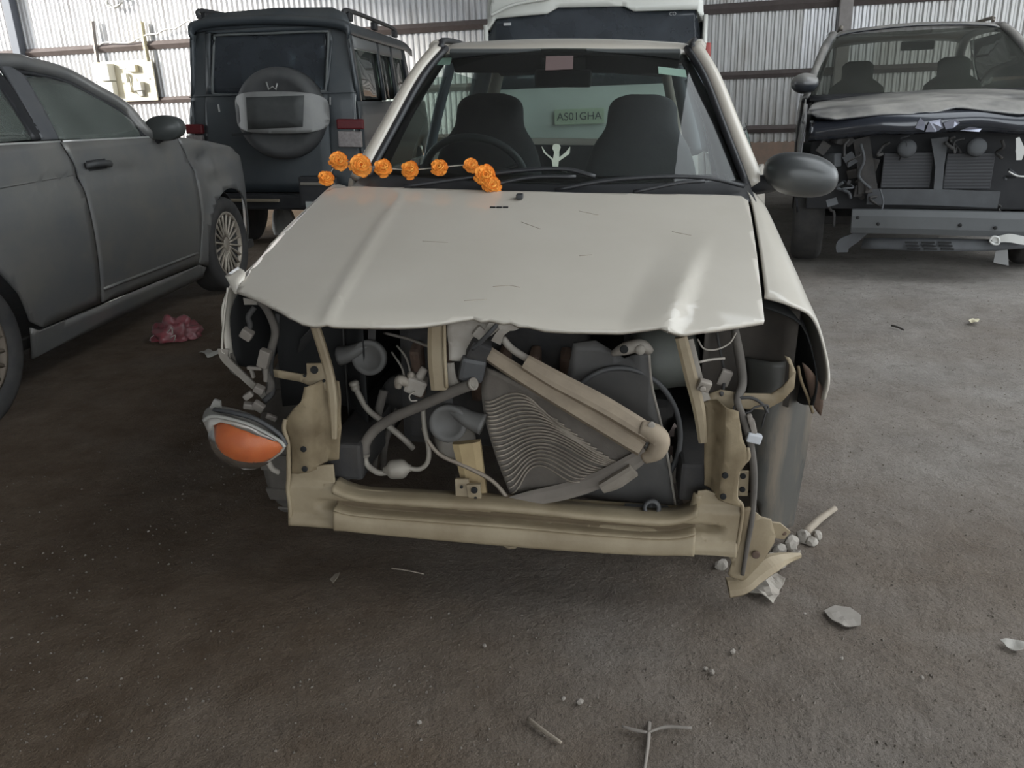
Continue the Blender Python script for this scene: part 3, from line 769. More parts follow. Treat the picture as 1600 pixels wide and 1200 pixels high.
# lamp mounting arms
arm_px = [(426, 578), (470, 584), (481, 584), (480, 567), (505, 566), (512, 588), (517, 611), (498, 606), (470, 596), (428, 590)]
o_ = P3(arm_px, .09)
la = sheet('lamp_arm', [(p[0], p[2]) for p in o_], lambda u, z: (u, .085 + .1 * max(0, -.50 - u), z), PR, car, step=.02, sol=.006)
for x, y, r in ((476, 587, .004), (506, 595, .004), (491, 578, .010)): hole(x, y, .08, r, la)
arr_px = [(1106, 616), (1126, 610), (1160, 615), (1205, 616), (1222, 604), (1232, 592), (1233, 570), (1226, 556), (1235, 560), (1243, 580), (1240, 606), (1222, 626), (1196, 640), (1160, 638), (1106, 644)]
o_ = P3(arr_px, .10)
ra_ = sheet('lamp_arm', [(p[0], p[2]) for p in o_], lambda u, z: (u, .10 + .004 * noise.noise(Vector((u * 15, z * 15, 0))), z), PR, car, step=.02, sol=.008)
hole(1121, 630, .092, .005, ra_)
clipm = pbr('clip_metal', (.40, .36, .31), .6, .3, var=(.22, .19, .16), vs=20)
box('clip', V(1100, 602, .055), (.030, .02, .026), clipm, car, rot=(.2, .3, .1), bev=.004)
hole(1098, 608, .04, .007, car, clipm, 'clip_nut')
# centre latch post and the crushed latch plate
cp = strip('latch_post', P3([(683, 505, .07), (683, 540, .07), (684, 570, .065), (687, 608, .06)]), [.040, .044, .044, .040], MT['primer'], car, t=.006, bend=.004)
tube('post_rib', P3([(694, 506, .06), (695, 560, .055), (698, 606, .05)]), .005, PR, cp, n=6)
lp_px = [(698, 506), (735, 498), (765, 500), (800, 505), (790, 520), (770, 515), (745, 518), (740, 540), (735, 560), (722, 566), (702, 562), (699, 530)]
o_ = P3(lp_px, .06)
sheet('latch_plate', [(p[0], p[2]) for p in o_], lambda u, z: (u, .065 + .015 * noise.noise(Vector((u * 20, z * 20, 2))), z), MT['bare_grey'], car, step=.012, sol=.006, wob=.006)
strip('crumpled_rail', P3([(700, 566, .08), (703, 590, .08), (712, 606, .08)]), [.03, .034, .03], MT['bare_grey'], car, t=.004, bend=.004)
strip('crumpled_rail', P3([(762, 520, .05), (778, 505, .03), (800, 510, .04), (812, 508, .05)]), [.02, .03, .02, .012], MT['bare_grey'], car, t=.004)
strip('crumpled_rail', P3([(775, 535, .06), (783, 520, .05), (795, 512, .05)]), [.024, .018, .014], MT['bare_grey'], car, t=.004)
tube('bonnet_cable', P3([(780, 503, .03), (765, 520, .03), (750, 535, .04), (738, 545, .05)]), .006, MT['dark_plastic'], car, n=6)
box('bonnet_latch', V(748, 545, .07), (.05, .04, .05), MT['engine_dark'], car, rot=(.3, .4, .3), bev=.008)
box('latch_block', V(738, 575, .07), (.06, .04, .06), MT['dark_plastic'], car, rot=(.1, .2, .2), bev=.01)
box('latch_block', V(752, 520, .07), (.035, .03, .03), MT['bare_grey'], car, rot=(.1, .7, .2), bev=.006)
# lower centre post (rusty yellow) with bracket
lp = strip('lower_post', P3([(729, 690, .085), (738, 740, .08), (745, 790, .06)]), [.070, .062, .060], pbr('ochre_primer', (.42, .32, .17), .75, var=(.22, .15, .08), vs=10, vamt=.5), car, t=.008, bend=.006)
bp_ = strip('post_bracket', P3([(722, 748, .045), (724, 794, .03)]), .034, PR, lp, t=.004)
b2 = strip('post_bracket', P3([(740, 756, .035), (744, 789, .03)]), [.034, .030], PR, lp, t=.005)
for x, y, r, pr in ((741, 766, .0085, b2), (743, 779, .004, b2), (721, 761, .004, bp_)): hole(x, y, .025, r, pr)
box('post_foot', V(742, 792, .03), (.085, .03, .010), PR, lp, bev=.003)

# --- radiator core, torn loose and hanging
al = MT['dusty_alloy']
rad_parent = car
def core(a, b):      # a 0..1 along the top tank, b 0..1 down to the foot
    tl, tr = np.array(V(760, 575, .10)), np.array(V(1010, 700, .00))
    bl_, br_ = np.array(V(798, 782, .06)), np.array(V(955, 748, .02))
    ml = np.array(V(733, 628, .12))
    left = (1 - b) ** 2 * tl + 2 * b * (1 - b) * (ml * 1.0) + b * b * bl_
    right = tr + (br_ - tr) * b
    p = left + (right - left) * a
    p[1] += .030 * math.sin(math.pi * a) * math.sin(math.pi * b) + .018 * math.sin(a * 5.5 + 1) * b
    return p
corem = pbr('radiator_core', (.115, .10, .085), .85, var=(.20, .175, .15), vs=18, vamt=.5, bump=.35, bs=260)
rc = sheet('radiator_core', [(0, 0), (1, 0), (1, 1), (0, 1)], lambda a, b: tuple(core(a, b) + np.array((0, .008, 0))), corem, car, step=.05, sol=.014)
NF = 21
finm = pbr('fin_edge', (.42, .365, .30), .6, .3, var=(.2, .17, .14), vs=20)
for k in range(NF):
    b0 = .36 + .62 * k / (NF - 1)
    pts = []
    a0 = 0.02
    a1 = (.50 + .42 * min(1, k / 9)) if k < 9 else .95 - .25 * ((k - 9) / (NF - 10)) ** 2.0
    for j in range(15):
        t = j / 14; a = a0 + (a1 - a0) * t
        b = b0 + (.11 * math.cos(t * 6.3) - .11) * (1 - .3 * k / NF) + .10 * (t ** 2) * (-(1 if k < 14 else .6))
        b = min(.995, max(.0, b))
        p = core(a, b) + np.array((0, -.004, 0)); pts.append(tuple(p))
    tube('fin', pts, .0023, finm, rc, n=4, res=2, flat=1.2)
# tanks and bars
tank = pbr('tank_sand', (.36, .29, .21), .75, var=(.22, .175, .13), vs=14, vamt=.55, bump=.1)
t1 = strip('top_tank', P3([(763, 553, .10), (800, 577, .085), (850, 608, .06), (920, 650, .025), (985, 690, -.005), (1003, 702, -.012)]), [.032, .034, .036, .038, .036, .030], tank, car, t=.012, face=(0, -.8, .6), bend=.004)
t2 = strip('upper_rail', P3([(822, 567, .07), (870, 595, .05), (940, 632, .02), (1000, 668, -.01), (1018, 680, -.015)]), [.034, .040, .040, .038, .034], tank, car, t=.012, face=(0, -.8, .6), bend=.004)
tube('rail_pipe', P3([(785, 528, .09), (800, 545, .09), (826, 562, .08), (870, 590, .06), (950, 636, .03), (1005, 668, .0)]), .009, MT['bare_grey'], t2, n=8)
tube('end_tank', P3([(1000, 668, -.015), (1020, 676, -.018), (1031, 688, -.018), (1024, 706, -.015), (1006, 716, -.01)]), [.018, .023, .024, .022, .014], tank, t1, n=10)
tube('tank_peg', P3([(1012, 706, -.02), (1024, 716, -.02)]), .007, tank, t1, n=8)
hole(1018, 664, -.03, .008, t1, MT['bare_grey'], 'bolt')
bt = strip('bottom_tank', P3([(798, 784, .05), (830, 778, .045), (880, 768, .035), (930, 752, .022), (985, 724, .005), (1010, 706, -.005)]), [.026, .036, .040, .040, .038, .030], pbr('tank_grey', (.23, .20, .17), .75, var=(.15, .13, .11), vs=14, vamt=.5), car, t=.012, face=(0, -.9, .4), bend=.003)
strip('tank_clip', P3([(940, 762, -.005), (962, 752, -.012), (990, 734, -.02)]), [.024, .034, .030], al, bt, t=.008, bend=.004)
# fan shroud
sh_px = [(895, 540), (930, 535), (975, 560), (1012, 545), (1016, 600), (1030, 660), (1044, 730), (1055, 794), (1000, 790), (900, 778), (840, 780), (860, 700), (880, 620)]
o_ = P3(sh_px, .15)
shr = sheet('fan_shroud', [(p[0], p[2]) for p in o_], lambda u, z: (u, .15 + .02 * math.sin(u * 12) - .10 * max(0, .55 - z) * .3, z), pbr('shroud', (.05, .048, .047), .6, var=(.10, .092, .084), vs=7, vamt=.5), car, step=.03, sol=.006)
tube('shroud_rim', P3([(1013, 540, .14), (1018, 600, .14), (1032, 660, .14), (1046, 730, .13), (1055, 792, .12)]), .004, MT['bare_grey'], shr, n=6)
arc = [V(968 + 95 * math.cos(R(a)), 680 + 105 * math.sin(R(a)), .145) for a in range(-140, 50, 18)]
tube('fan_ring', arc, .007, MT['dark_plastic'], shr, n=6)
tube('mount_ear', P3([(958, 552, .13), (975, 545, .12), (1000, 540, .12), (1014, 548, .13)]), [.012, .026, .028, .018], MT['bare_grey'], shr, n=8, flat=.6)
hole(975, 546, .095, .010, shr); lathe('mount_bolt', [(.012, 0), (.012, .012), (0, .014)], MT['bare_grey'], shr, V(1000, 545, .10), (0, -1, 0), n=8)
lathe('lower_mount', [(.022, 0), (.022, .02), (.013, .022), (.012, .0)], MT['dark_plastic'], shr, V(1018, 792, .06), (0, -1, .3), n=14)
box('mount_plate', V(1010, 797, .08), (.11, .03, .02), MT['dark_plastic'], shr, bev=.006)

# --- horns
def horn(px, py, v, s, roll=0.0):
    c = V(px, py, v); hm = pbr('horn_grey', (.12, .115, .108), .65, var=(.07, .067, .063), vs=16, vamt=.5)
    h = lathe('horn', [(.0, .0), (.030, .0), (.032, .004), (.044, .006), (.047, .002), (.047, -.012), (.038, -.022), (.02, -.03), (0, -.03)], hm, car, c, (.05 * s, -1, .15), n=28)
    e = (c[0] + s * .072, c[1] + .005, c[2] + .004 + roll)
    tube('horn_trumpet', [(c[0] - s * .01, c[1] + .024, c[2] + .03), (c[0] + s * .02, c[1] + .022, c[2] + .022), (c[0] + s * .05, c[1] + .018, c[2] + .006 + roll * .4), (e[0] + s * .012, e[1] + .01, e[2] - .008)], [.014, .024, .030, .036], hm, h, n=10, flat=.7)
    strip('horn_bracket', [(c[0], c[1] + .025, c[2] - .01), (c[0] - s * .005, c[1] + .03, c[2] + .08)], .02, MT['engine_dark'], h, t=.002)
    return h
horn(576, 559, .22, -1); horn(700, 662, .055, 1)

# --- hoses, pipes and the filter
hs = pbr('dirty_hose', (.155, .135, .115), .85, var=(.09, .08, .07), vs=20, vamt=.5, bump=.1)
h1 = tube('coolant_hose', P3([(738, 600, .05), (700, 615, .06), (660, 633, .08), (620, 650, .10), (588, 670, .11), (571, 692, .10), (570, 708, .10)]), .0135, hs, car, n=10)
lathe('hose_mouth', [(.015, 0), (.0155, .008), (.011, .008), (.010, -.004)], MT['bare_grey'], h1, V(737, 600, .045), (.8, -.5, .3), n=14)
ap = pbr('filter_alloy', (.36, .33, .28), .6, .2, var=(.24, .21, .18), vs=14)
p1 = tube('steel_pipe', P3([(570, 706, .10), (573, 725, .10), (590, 738, .09), (606, 738, .09)]), .008, ap, car, n=8)
lathe('pipe_collar', [(.0125, -.012), (.0125, .012)], ap, p1, V(570, 706, .10), (0.05, 0, 1), n=10)
fl = lathe('inline_filter', [(.008, -.036), (.010, -.030), (.022, -.020), (.025, -.012), (.025, .012), (.022, .020), (.010, .030), (.008, .036)], ap, car, V(621, 733, .09), (1, .1, .1), n=16)
tube('filter_pipe', P3([(636, 731, .09), (655, 733, .09), (668, 722, .09), (670, 700, .085), (664, 672, .08), (661, 640, .09)]), .0065, ap, fl, n=8)
tube('thin_pipe', P3([(661, 668, .085), (670, 690, .08), (690, 712, .075), (730, 730, .07), (770, 752, .06), (795, 781, .05)]), .0055, pbr('pipe_copper', (.30, .25, .20), .6, .3, var=(.2, .17, .14), vs=15), car, n=8)
p2_ = tube('alloy_pipe', P3([(552, 596, .24), (560, 615, .23), (575, 640, .22), (595, 656, .21), (630, 685, .20), (645, 700, .22)]), .0085, ap, car, n=8)
lathe('pipe_joint', [(.010, -.012), (.014, -.008), (.014, .0), (.011, .002), (.013, .006), (.011, .014)], ap, p2_, V(554, 602, .235), (.25, 0, -1), n=10)
tube('dark_hose', P3([(600, 610, .26), (590, 650, .25), (586, 690, .25), (583, 730, .26)]), .012, MT['dusty_rubber'], car, n=8)
tube('dark_hose', P3([(622, 640, .30), (602, 690, .30), (598, 740, .32)]), .010, MT['dusty_rubber'], car, n=8)
tube('thin_rod', P3([(600, 520, .30), (640, 530, .2), (668, 540, .09), (690, 541, .065)]), .004, MT['bare_grey'], car, n=6)
tube('vent_tube', P3([(620, 540, .3), (635, 560, .28), (642, 590, .26), (640, 610, .25)]), .003, MT['bare_grey'], car, n=5)
tube('vent_tube', P3([(612, 550, .3), (628, 575, .28), (634, 600, .26)]), .003, MT['bare_grey'], car, n=5)
sp_ = box('valve_body', V(650, 600, .10), (.05, .04, .045), MT['bare_grey'], car, rot=(.2, .4, .2), bev=.008)
tube('valve_stub', P3([(642, 600, .09), (625, 594, .08), (622, 606, .08)]), [.011, .014, .008], al, sp_, n=8)
tube('valve_stub', P3([(655, 590, .09), (664, 575, .09)]), [.012, .010], MT['bare_grey'], sp_, n=8)
lathe('valve_cap', [(.009, 0), (.009, .01), (0, .012)], al, sp_, V(644, 586, .09), (-.3, -.9, .3), n=10)
tube('wire_loop', P3([(648, 612, .07), (640, 618, .06), (642, 626, .06), (652, 626, .065)]), .002, MT['bare_grey'], car, n=5)

# --- engine and what is behind
eng = box('engine_block', (-.10, .50, .47), (.52, .34, .36), MT['engine_dark'], car, bev=.03, seg=2)
box('cylinder_head', (-.12, .52, .68), (.46, .22, .08), MT['engine_dark'], eng, bev=.02)
lathe('pulley', [(.0, .02), (.05, .02), (.065, .015), (.065, -.015), (.05, -.02), (0, -.02)], MT['engine_dark'], eng, (-.36, .38, .42), (0, -1, 0), n=20)
lathe('alternator', [(.0, .03), (.045, .03), (.055, .02), (.055, -.05), (0, -.05)], MT['bare_grey'], eng, (-.20, .30, .33), (.6, -1, 0), n=18)
for k in range(6): box('manifold_runner', (-.30 + k * .08, .32, .52), (.03, .06, .16), MT['rust_brown'], eng, rot=(.3, 0, 0), bev=.012)
lathe('air_cleaner', [(.0, .075), (.07, .075), (.085, .06), (.085, -.06), (.07, -.075), (0, -.075)], pbr('cleaner_grey', (.16, .17, .15), .6, var=(.10, .10, .09), vs=9), car, V(1038, 556, .30), (1, .2, .1), n=24)
box('battery', (.35, .50, .62), (.20, .16, .17), MT['dark_plastic'], car, bev=.01)
box('gearbox', (.25, .50, .33), (.30, .28, .24), MT['engine_dark'], car, bev=.05, seg=3)
box('chassis_rail', (-.44, .50, .35), (.09, .86, .10), MT['engine_dark'], car, bev=.01)
box('chassis_rail', (.44, .50, .35), (.09, .86, .10), MT['engine_dark'], car, bev=.01)
loft('lamp_bay_wall', [[(.44, .20, z), (.50, .30, z), (.58, .30, z), (.66, .22, z)] for z in (.50, .60, .70, .75)], pbr('bay_brown', (.034, .029, .025), .8, var=(.075, .062, .05), vs=9, vamt=.5), car, 3, 3, sol=.004)
loft('lamp_bay_wall', [[(-.42, .22, z), (-.50, .32, z), (-.60, .34, z), (-.69, .30, z)] for z in (.40, .55, .70, .74)], MT['hole_black'], car, 3, 3, sol=.004)
# pale triangular card seen behind the shroud
pale = pbr('pale_label', (.32, .26, .24), .8)
mesh('warning_label', P3([(1054, 660, .30), (1066, 682, .30), (1042, 682, .30)]), [(0, 1, 2)], pale, car, smooth=False, sol=.002)
mesh('warning_label', P3([(1043, 696, .30), (1062, 698, .30), (1060, 712, .30), (1046, 710, .30)]), [(0, 1, 2, 3)], pale, car, smooth=False, sol=.002)
tube('subframe', P3([(1046, 745, .2), (1065, 735, .2), (1078, 760, .2), (1080, 790, .2)]), [.02, .03, .03, .02], MT['bare_grey'], car, n=8)

# --- wiring, left and right
wm = MT['rubber']; dr = MT['dusty_rubber']
tube('wiring_loom', P3([(405, 470, .16), (415, 480, .16), (425, 500, .15), (430, 520, .15), (424, 545, .15), (415, 575, .15), (424, 600, .14), (420, 615, .14)]), .010, dr, car, n=8)
tube('wiring_loom', P3([(434, 490, .17), (430, 530, .17), (422, 570, .16), (426, 610, .14), (412, 628, .12)]), .008, wm, car, n=8)
tube('wiring_loom', P3([(398, 480, .15), (388, 495, .14), (391, 510, .14), (380, 522, .14)]), .007, wm, car, n=8)
conm = pbr('connector_grey', (.25, .22, .19), .7, var=(.17, .15, .13), vs=20)
def conn(px, py, v, s, rot, mat=conm):
    return box('connector', V(px, py, v), s, mat, car, rot=rot, bev=.004)
conn(386, 522, .13, (.030, .022, .026), (.2, .6, .1)); conn(413, 560, .13, (.028, .02, .05), (.1, .35, 0)); conn(398, 575, .14, (.04, .012, .010), (0, 0, 0)); conn(394, 582, .14, (.008, .012, .03), (0, -.2, 0)); conn(416, 582, .14, (.012, .014, .05), (0, .1, 0))
conn(405, 608, .12, (.026, .02, .02), (.3, .5, .2)); conn(388, 618, .11, (.026, .016, .016), (.1, -.6, .2)); conn(404, 635, .09, (.03, .016, .024), (.2, .6, .1)); conn(424, 652, .08, (.028, .012, .014), (.1, .5, .3)); conn(390, 634, .09, (.03, .02, .016), (.1, .2, .3))
mesh('inner_flap', P3([(380, 465, .24), (414, 472, .24), (410, 476, .24), (382, 476, .24)]), [(0, 1, 2, 3)], MT['bare_grey'], car, smooth=False, sol=.003)
tube('headlamp_hose', P3([(1120, 520, .22), (1128, 560, .2), (1132, 590, .18), (1128, 616, .09), (1126, 612, .085)]), .004, wm, car, n=6)
tube('wiring_loom', P3([(1148, 515, .20), (1156, 560, .18), (1160, 600, .12), (1152, 625, .07), (1160, 650, .06), (1172, 690, .05), (1178, 740, .04), (1176, 800, .03), (1168, 850, .02), (1160, 898, .02)]), [.010, .012, .011, .009, .009, .009, .009, .007, .006, .005], dr, car, n=8)
tube('wire', P3([(1090, 530, .12), (1100, 545, .11), (1120, 546, .12), (1140, 536, .14), (1150, 520, .16)]), .0022, MT['bare_grey'], car, n=5)
tube('wire', P3([(1092, 566, .10), (1110, 562, .12), (1132, 560, .14)]), .0035, MT['bare_grey'], car, n=5)
tube('wire', P3([(1150, 630, .07), (1146, 640, .06), (1150, 648, .06), (1170, 644, .06), (1180, 636, .065), (1200, 634, .07), (1195, 650, .07), (1190, 668, .08)]), .0025, wm, car, n=5)
tube('wire', P3([(1155, 622, .07), (1175, 622, .07), (1192, 632, .07), (1200, 645, .07)]), .004, wm, car, n=5)
conn(1132, 590, .16, (.028, .02, .04), (0, .3, 0)); conn(1176, 666, .05, (.014, .014, .036), (0, -.3, 0)); conn(1178, 684, .045, (.034, .02, .022), (0, .2, 0), pbr('connector_white', (.52, .53, .55), .5)); conn(1172, 655, .05, (.012, .012, .026), (0, -.3, 0))

# --- loose left headlamp hanging by its wires
lens_px = [(318, 657), (330, 651), (352, 653), (385, 662), (415, 676), (438, 690), (445, 699), (440, 708), (420, 722), (400, 732), (382, 733), (362, 724), (344, 706), (330, 684)]
LC = V(380, 690, -.01)
def dome(px_list, v0, depth):
    o = [V(x, y, v0) for x, y in px_list]
    cu = sum(p[0] for p in o) / len(o); cz = sum(p[2] for p in o) / len(o)
    ru = max(abs(p[0] - cu) for p in o); rz = max(abs(p[2] - cz) for p in o)
    def f(u, z):
        q = min(1, math.hypot((u - cu) / ru, (z - cz) / rz)); return (u, v0 - depth * (1 - q ** 2.4), z)
    return [(p[0], p[2]) for p in o], f
lens_o, lens_f = dome(lens_px, .0, .045)
lampm = pbr('lamp_shell_grey', (.20, .195, .18), .7, var=(.30, .28, .25), vs=12, vamt=.5)
back = [[V(x, y, v) for x, y in lens_px] for v in (.0, )]
hrows = [[V(x, y, .0) for x, y in lens_px]]
for kk, (sc, dv, dy) in enumerate(((1.02, .03, -6), (.92, .08, -20), (.62, .12, -26), (.2, .13, -28))):
    hrows.append([V(382 + (x - 382) * sc, 690 + (y - 690) * sc + dy, dv) for x, y in lens_px])
lamp = loft('headlamp_shell', hrows, lampm, car, 2, 3, close_u=True, caps=True)
lamp['label'] = 'loose headlamp hanging by its wires with an orange indicator'
sheet('lamp_reflector', lens_o, lambda u, z: (u, .004 - .006, z), pbr('reflector', (.55, .52, .48), .3, .4), lamp, step=.03, sol=.003)
or_px = [(384 + (x - 382) * .86, 697 + (y - 692) * .80) for x, y in lens_px]
or_o, or_f = dome(or_px, -.006, .037)
sheet('indicator', [(p[0], p[2]) for p in (V(x, y, -.02) for x, y in or_px)], lambda u, z: (u, min(-.004, lens_f(u, z)[1] + .006), z), pbr('amber', (.62, .15, .03), .35, var=(.45, .09, .02), vs=30, vamt=.5, bump=.2, bs=300), lamp, step=.014, sol=.003)
sheet('lamp_lens', lens_o, lens_f, glassm('lens_clear', (.93, .91, .88), rough=.25, dirt_haze=.07, dcol=(.55, .50, .44), ior=1.2), lamp, step=.014, sol=0)
tube('lamp_rim', P3([(x, y, -.003) for x, y in lens_px[:7]]), .005, pbr('lamp_rim', (.34, .33, .30), .35, .2), lamp, n=6)
tube('lamp_rim', P3([(335, 640, .04), (360, 644, .02), (400, 655, .01), (436, 678, .01), (447, 696, .005)]), .006, MT['dark_plastic'], lamp, n=6)
strip('lamp_ear', P3([(337, 640, .06), (340, 625, .06)]), [.03, .016], lampm, lamp, t=.004)
tube('lamp_wire', P3([(418, 720, .02), (425, 732, .03), (436, 738, .04)]), .008, MT['bare_grey'], lamp, n=6)

# --- bent apron plate touching the ground, bottom right
ap_px = [(1160, 792), (1172, 790), (1190, 806), (1206, 812), (1212, 840), (1210, 850), (1192, 876), (1164, 904), (1158, 906), (1140, 900), (1136, 896), (1142, 878), (1138, 868), (1148, 864), (1156, 830)]
o_ = P3(ap_px, .03)
apr = sheet('torn_apron', [(p[0], p[2]) for p in o_], lambda u, z: (u, .03 + .25 * max(0, u - .60), z), PR, car, step=.02, sol=.005, wob=.004)
hole(1181, 867, .02, .010, apr, MT['rust_brown'])
strip('apron_fold', P3([(1137, 918, .03), (1160, 914, .035), (1180, 897, .06), (1205, 880, .09), (1228, 872, .13), (1250, 868, .16)]), [.05, .045, .05, .05, .03, .012], PR, apr, t=.004, bend=.008, face=(0, -.6, .8))
strip('apron_ear', P3([(1190, 822, .04), (1210, 828, .06), (1230, 836, .08)]), [.03, .045, .024], PR, apr, t=.004)
hole(1198, 820, .035, .014, apr); hole(1225, 833, .07, .006, apr, MT['rust_brown'])
# ------------------------------------------------------------------ marigold garland on the windscreen
gar = tag(empty('marigold_garland', CAR), 'string of orange marigold heads lying across the bottom of the white car windscreen', 'garland')
def flower_mesh(seed, mat):
    rnd = random.Random(seed); vs, fs = [], []
    rings = [(0, 10, 1.0, .10), (14, 12, 1.0, .0), (30, 11, .96, .05), (48, 9, .86, .1), (65, 7, .72, .12), (82, 5, .5, .15)]
    def petal(az, el, ln, wd):
        az += rnd.uniform(-.15, .15); el += rnd.uniform(-.12, .12); ln *= rnd.uniform(.85, 1.1)
        d = Vector((math.cos(az) * math.cos(el), math.sin(az) * math.cos(el), math.sin(el)))
        s = Vector((-math.sin(az), math.cos(az), 0)); upv = d.cross(s) * -1
        b = len(vs)
        for k, (t, w, h) in enumerate(((.15, .3, 0), (.65, .9, .05), (.95, 1.0, .12), (1.04, .55, .02))):
            for q in (-1, 0, 1):
                vs.append(tuple(d * (ln * t) + s * (q * wd * w) + upv * (h + (.08 if q == 0 else rnd.uniform(-.07, .07)))))
        for k in range(3):
            for q in range(2): fs.append((b + k * 3 + q, b + k * 3 + q + 1, b + k * 3 + q + 4, b + k * 3 + q + 3))
    for el, n, ln, tw in rings:
        for j in range(n): petal(2 * math.pi * j / n + tw * 7, R(el), ln, .27)
    for j in range(10): petal(2 * math.pi * j / 10 + .2, R(-22), .9, .27)
    me = bpy.data.meshes.new('marigold'); me.from_pydata(vs, [], fs); me.update(); me.materials.append(mat); return me
fms = [flower_mesh(1, MT['marigold_pale']), flower_mesh(2, MT['marigold']), flower_mesh(3, MT['marigold'])]
FL = [(510, 279, .94, 12, 2), (529, 252, 1.00, 14, 0), (563, 259, .95, 16.5, 0), (599, 263, .92, 14, 1), (641, 266, .90, 14, 1), (687, 262, .88, 13.5, 2), (736, 259, .87, 11.5, 0), (758, 275, .835, 17.5, 1), (769, 291, .82, 14.5, 0)]
fpos = []
for i, (x, y, v, r, k) in enumerate(FL):
    p = V(x, y, v); zc = float(np.linalg.norm(CAR.w(p) - np.array((0, 0, CH))))
    o = bpy.data.objects.new('marigold', fms[k]); COL.objects.link(o); o.parent = gar
    s = r / F * zc * .96
    o.location = p; o.scale = (s, s, s)
    d = Vector((-p[0] * .4 + random.uniform(-.3, .3), -1, .45 + random.uniform(-.1, .3)))
    o.rotation_euler = d.to_track_quat('Z', 'Y').to_euler()
    fpos.append((p[0], p[1] + .012, p[2]))
tube('garland_string', fpos, .0018, pbr('thread', (.5, .48, .42), .8), gar, n=5, res=6)
# ------------------------------------------------------------------ helpers for the other vehicles
def px_poly(fr, pts, ax, val):
    return [fr.P(x, y, ax, val) for x, y in pts]
def road_wheel(parent, c, rad, wid, s, spokes=0, rimm=None, tyrem=None, rim_r=None):
    rim_r = rim_r or rad * .64
    t = lathe('tyre', [(rim_r, -wid * .42), (rad * .88, -wid * .5), (rad * .97, -wid * .42), (rad, -wid * .28), (rad, wid * .28), (rad * .97, wid * .42), (rad * .88, wid * .5), (rim_r * 1.03, wid * .45), (rim_r * .985, wid * .30)], tyrem or MT['rubber'], parent, c, (s, 0, 0), n=44)
    c = Vector(c)
    lathe('rim', [(rim_r * .97, -wid * .3), (rim_r * .97, wid * .30), (rim_r * 1.01, wid * .42), (rim_r * .93, wid * .42), (rim_r * .90, wid * .26), (rim_r * .90, -wid * .3)], rimm, t, c, (s, 0, 0), n=44, closed=True)
    lathe('brake_disc', [(0, 0), (rim_r * .8, 0), (rim_r * .8, -.02), (0, -.02)], MT['engine_dark'], t, c, (s, 0, 0), n=24)
    lathe('hub_cap', [(rim_r * .30, wid * .05), (rim_r * .27, wid * .30), (rim_r * .16, wid * .36), (0, wid * .36)], rimm, t, c, (s, 0, 0), n=20)
    for k in range(spokes):
        a = 2 * math.pi * k / spokes + .1
        e = Vector((0, math.cos(a), math.sin(a)))
        tube('spoke', [c + e * (rim_r * .22) + Vector((s * wid * .30, 0, 0)), c + e * (rim_r * .6) + Vector((s * wid * .34, 0, 0)), c + e * (rim_r * .95) + Vector((s * wid * .36, 0, 0))], [rim_r * .055, rim_r * .05, rim_r * .062], rimm, t, n=5, res=2, flat=.8)
    return t
def arc2(c, r, a0, a1, n=16):
    return [(c[0] + r * math.cos(R(a0 + (a1 - a0) * i / n)), c[1] + r * math.sin(R(a0 + (a1 - a0) * i / n))) for i in range(n + 1)]

# ------------------------------------------------------------------ grey sedan on the left
SED = Fr(-1.91, 5.72, 0, R(5.5))
sed = tag(empty('sedan_car', SED), 'dusty grey sedan parked along the left edge, seen from its side', 'car')
gm = pbr('grey_metallic', (.15, .155, .165), .34, .3, var=(.20, .19, .172), vs=3, vamt=.5, dust=(.32, .305, .28), damt=.75, coat=.3, streak=((.22, .205, .18), 2.5, (1, 1, 2.5), .5))
wid = .86
BELT = lambda v: 1.095 - .022 * (v + 1.4)
def su(v, z):
    b = BELT(v)
    if z > b: r_ = -.035 - (z - b) * .52 - .25 * (z - b) ** 2
    else: r_ = -.035 * ((z - .72) / .38) ** 2 - .012 * math.exp(-((z - .93) / .02) ** 2)
    if v > .1: r_ -= .5 * (v - .1) ** 2
    if v < -2.9: r_ -= .5 * (v + 2.9) ** 2
    r_ += .018 * math.exp(-((math.hypot(v, z - .325) - .37) / .05) ** 2) + .018 * math.exp(-((math.hypot(v + 2.6, z - .325) - .37) / .05) ** 2)
    return r_
def su_dent(v, z):
    return su(v, z) - .03 * math.exp(-(((v + .28) / .09) ** 2 + ((z - .90) / .06) ** 2)) - .022 * math.exp(-(((v + .22) / .07) ** 2 + ((z - .78) / .04) ** 2)) + .012 * math.exp(-(((v + .17) / .06) ** 2 + ((z - .86) / .05) ** 2))
def sed_side(name, o, mat, s, parent, f=su, sol=.012, step=.05):
    if s > 0: return sheet(name, o, lambda v, z: (f(v, z), v, z), mat, parent, step=step, sol=sol)
    return sheet(name, o, lambda v, z: (-2 * wid - f(v, z), v, z), mat, parent, step=.12, sol=sol)
fd = [(-1.615, .305), (-.50, .285), (-.44, .55), (-.44, .85), (-.55, BELT(-.55)), (-1.68, BELT(-1.68)), (-1.64, 1.0), (-1.615, .85)]
rd = [(-1.632, .305), (-2.10, .305), (-2.20, .36), (-2.26, .50), (-2.38, .64), (-2.52, .70), (-2.70, .72), (-2.74, BELT(-2.7)), (-1.697, BELT(-1.69)), (-1.657, 1.0), (-1.632, .85)]
fw = [(-.485, .285), (-.385, .25)] + arc2((0, .325), .385, 191, -8, 20) + [(.50, .30), (.68, .36), (.74, .55), (.68, .78), (.45, .90), (.2, .975), (-.15, 1.03), (-.535, BELT(-.535) - .002), (-.425, .85), (-.425, .55)]
rq = [(-2.755, BELT(-2.75)), (-2.715, .735)] + arc2((-2.6, .325), .385, 92, 185, 12) + [(-3.1, .30), (-3.45, .34), (-3.5, .7), (-3.45, 1.08)]
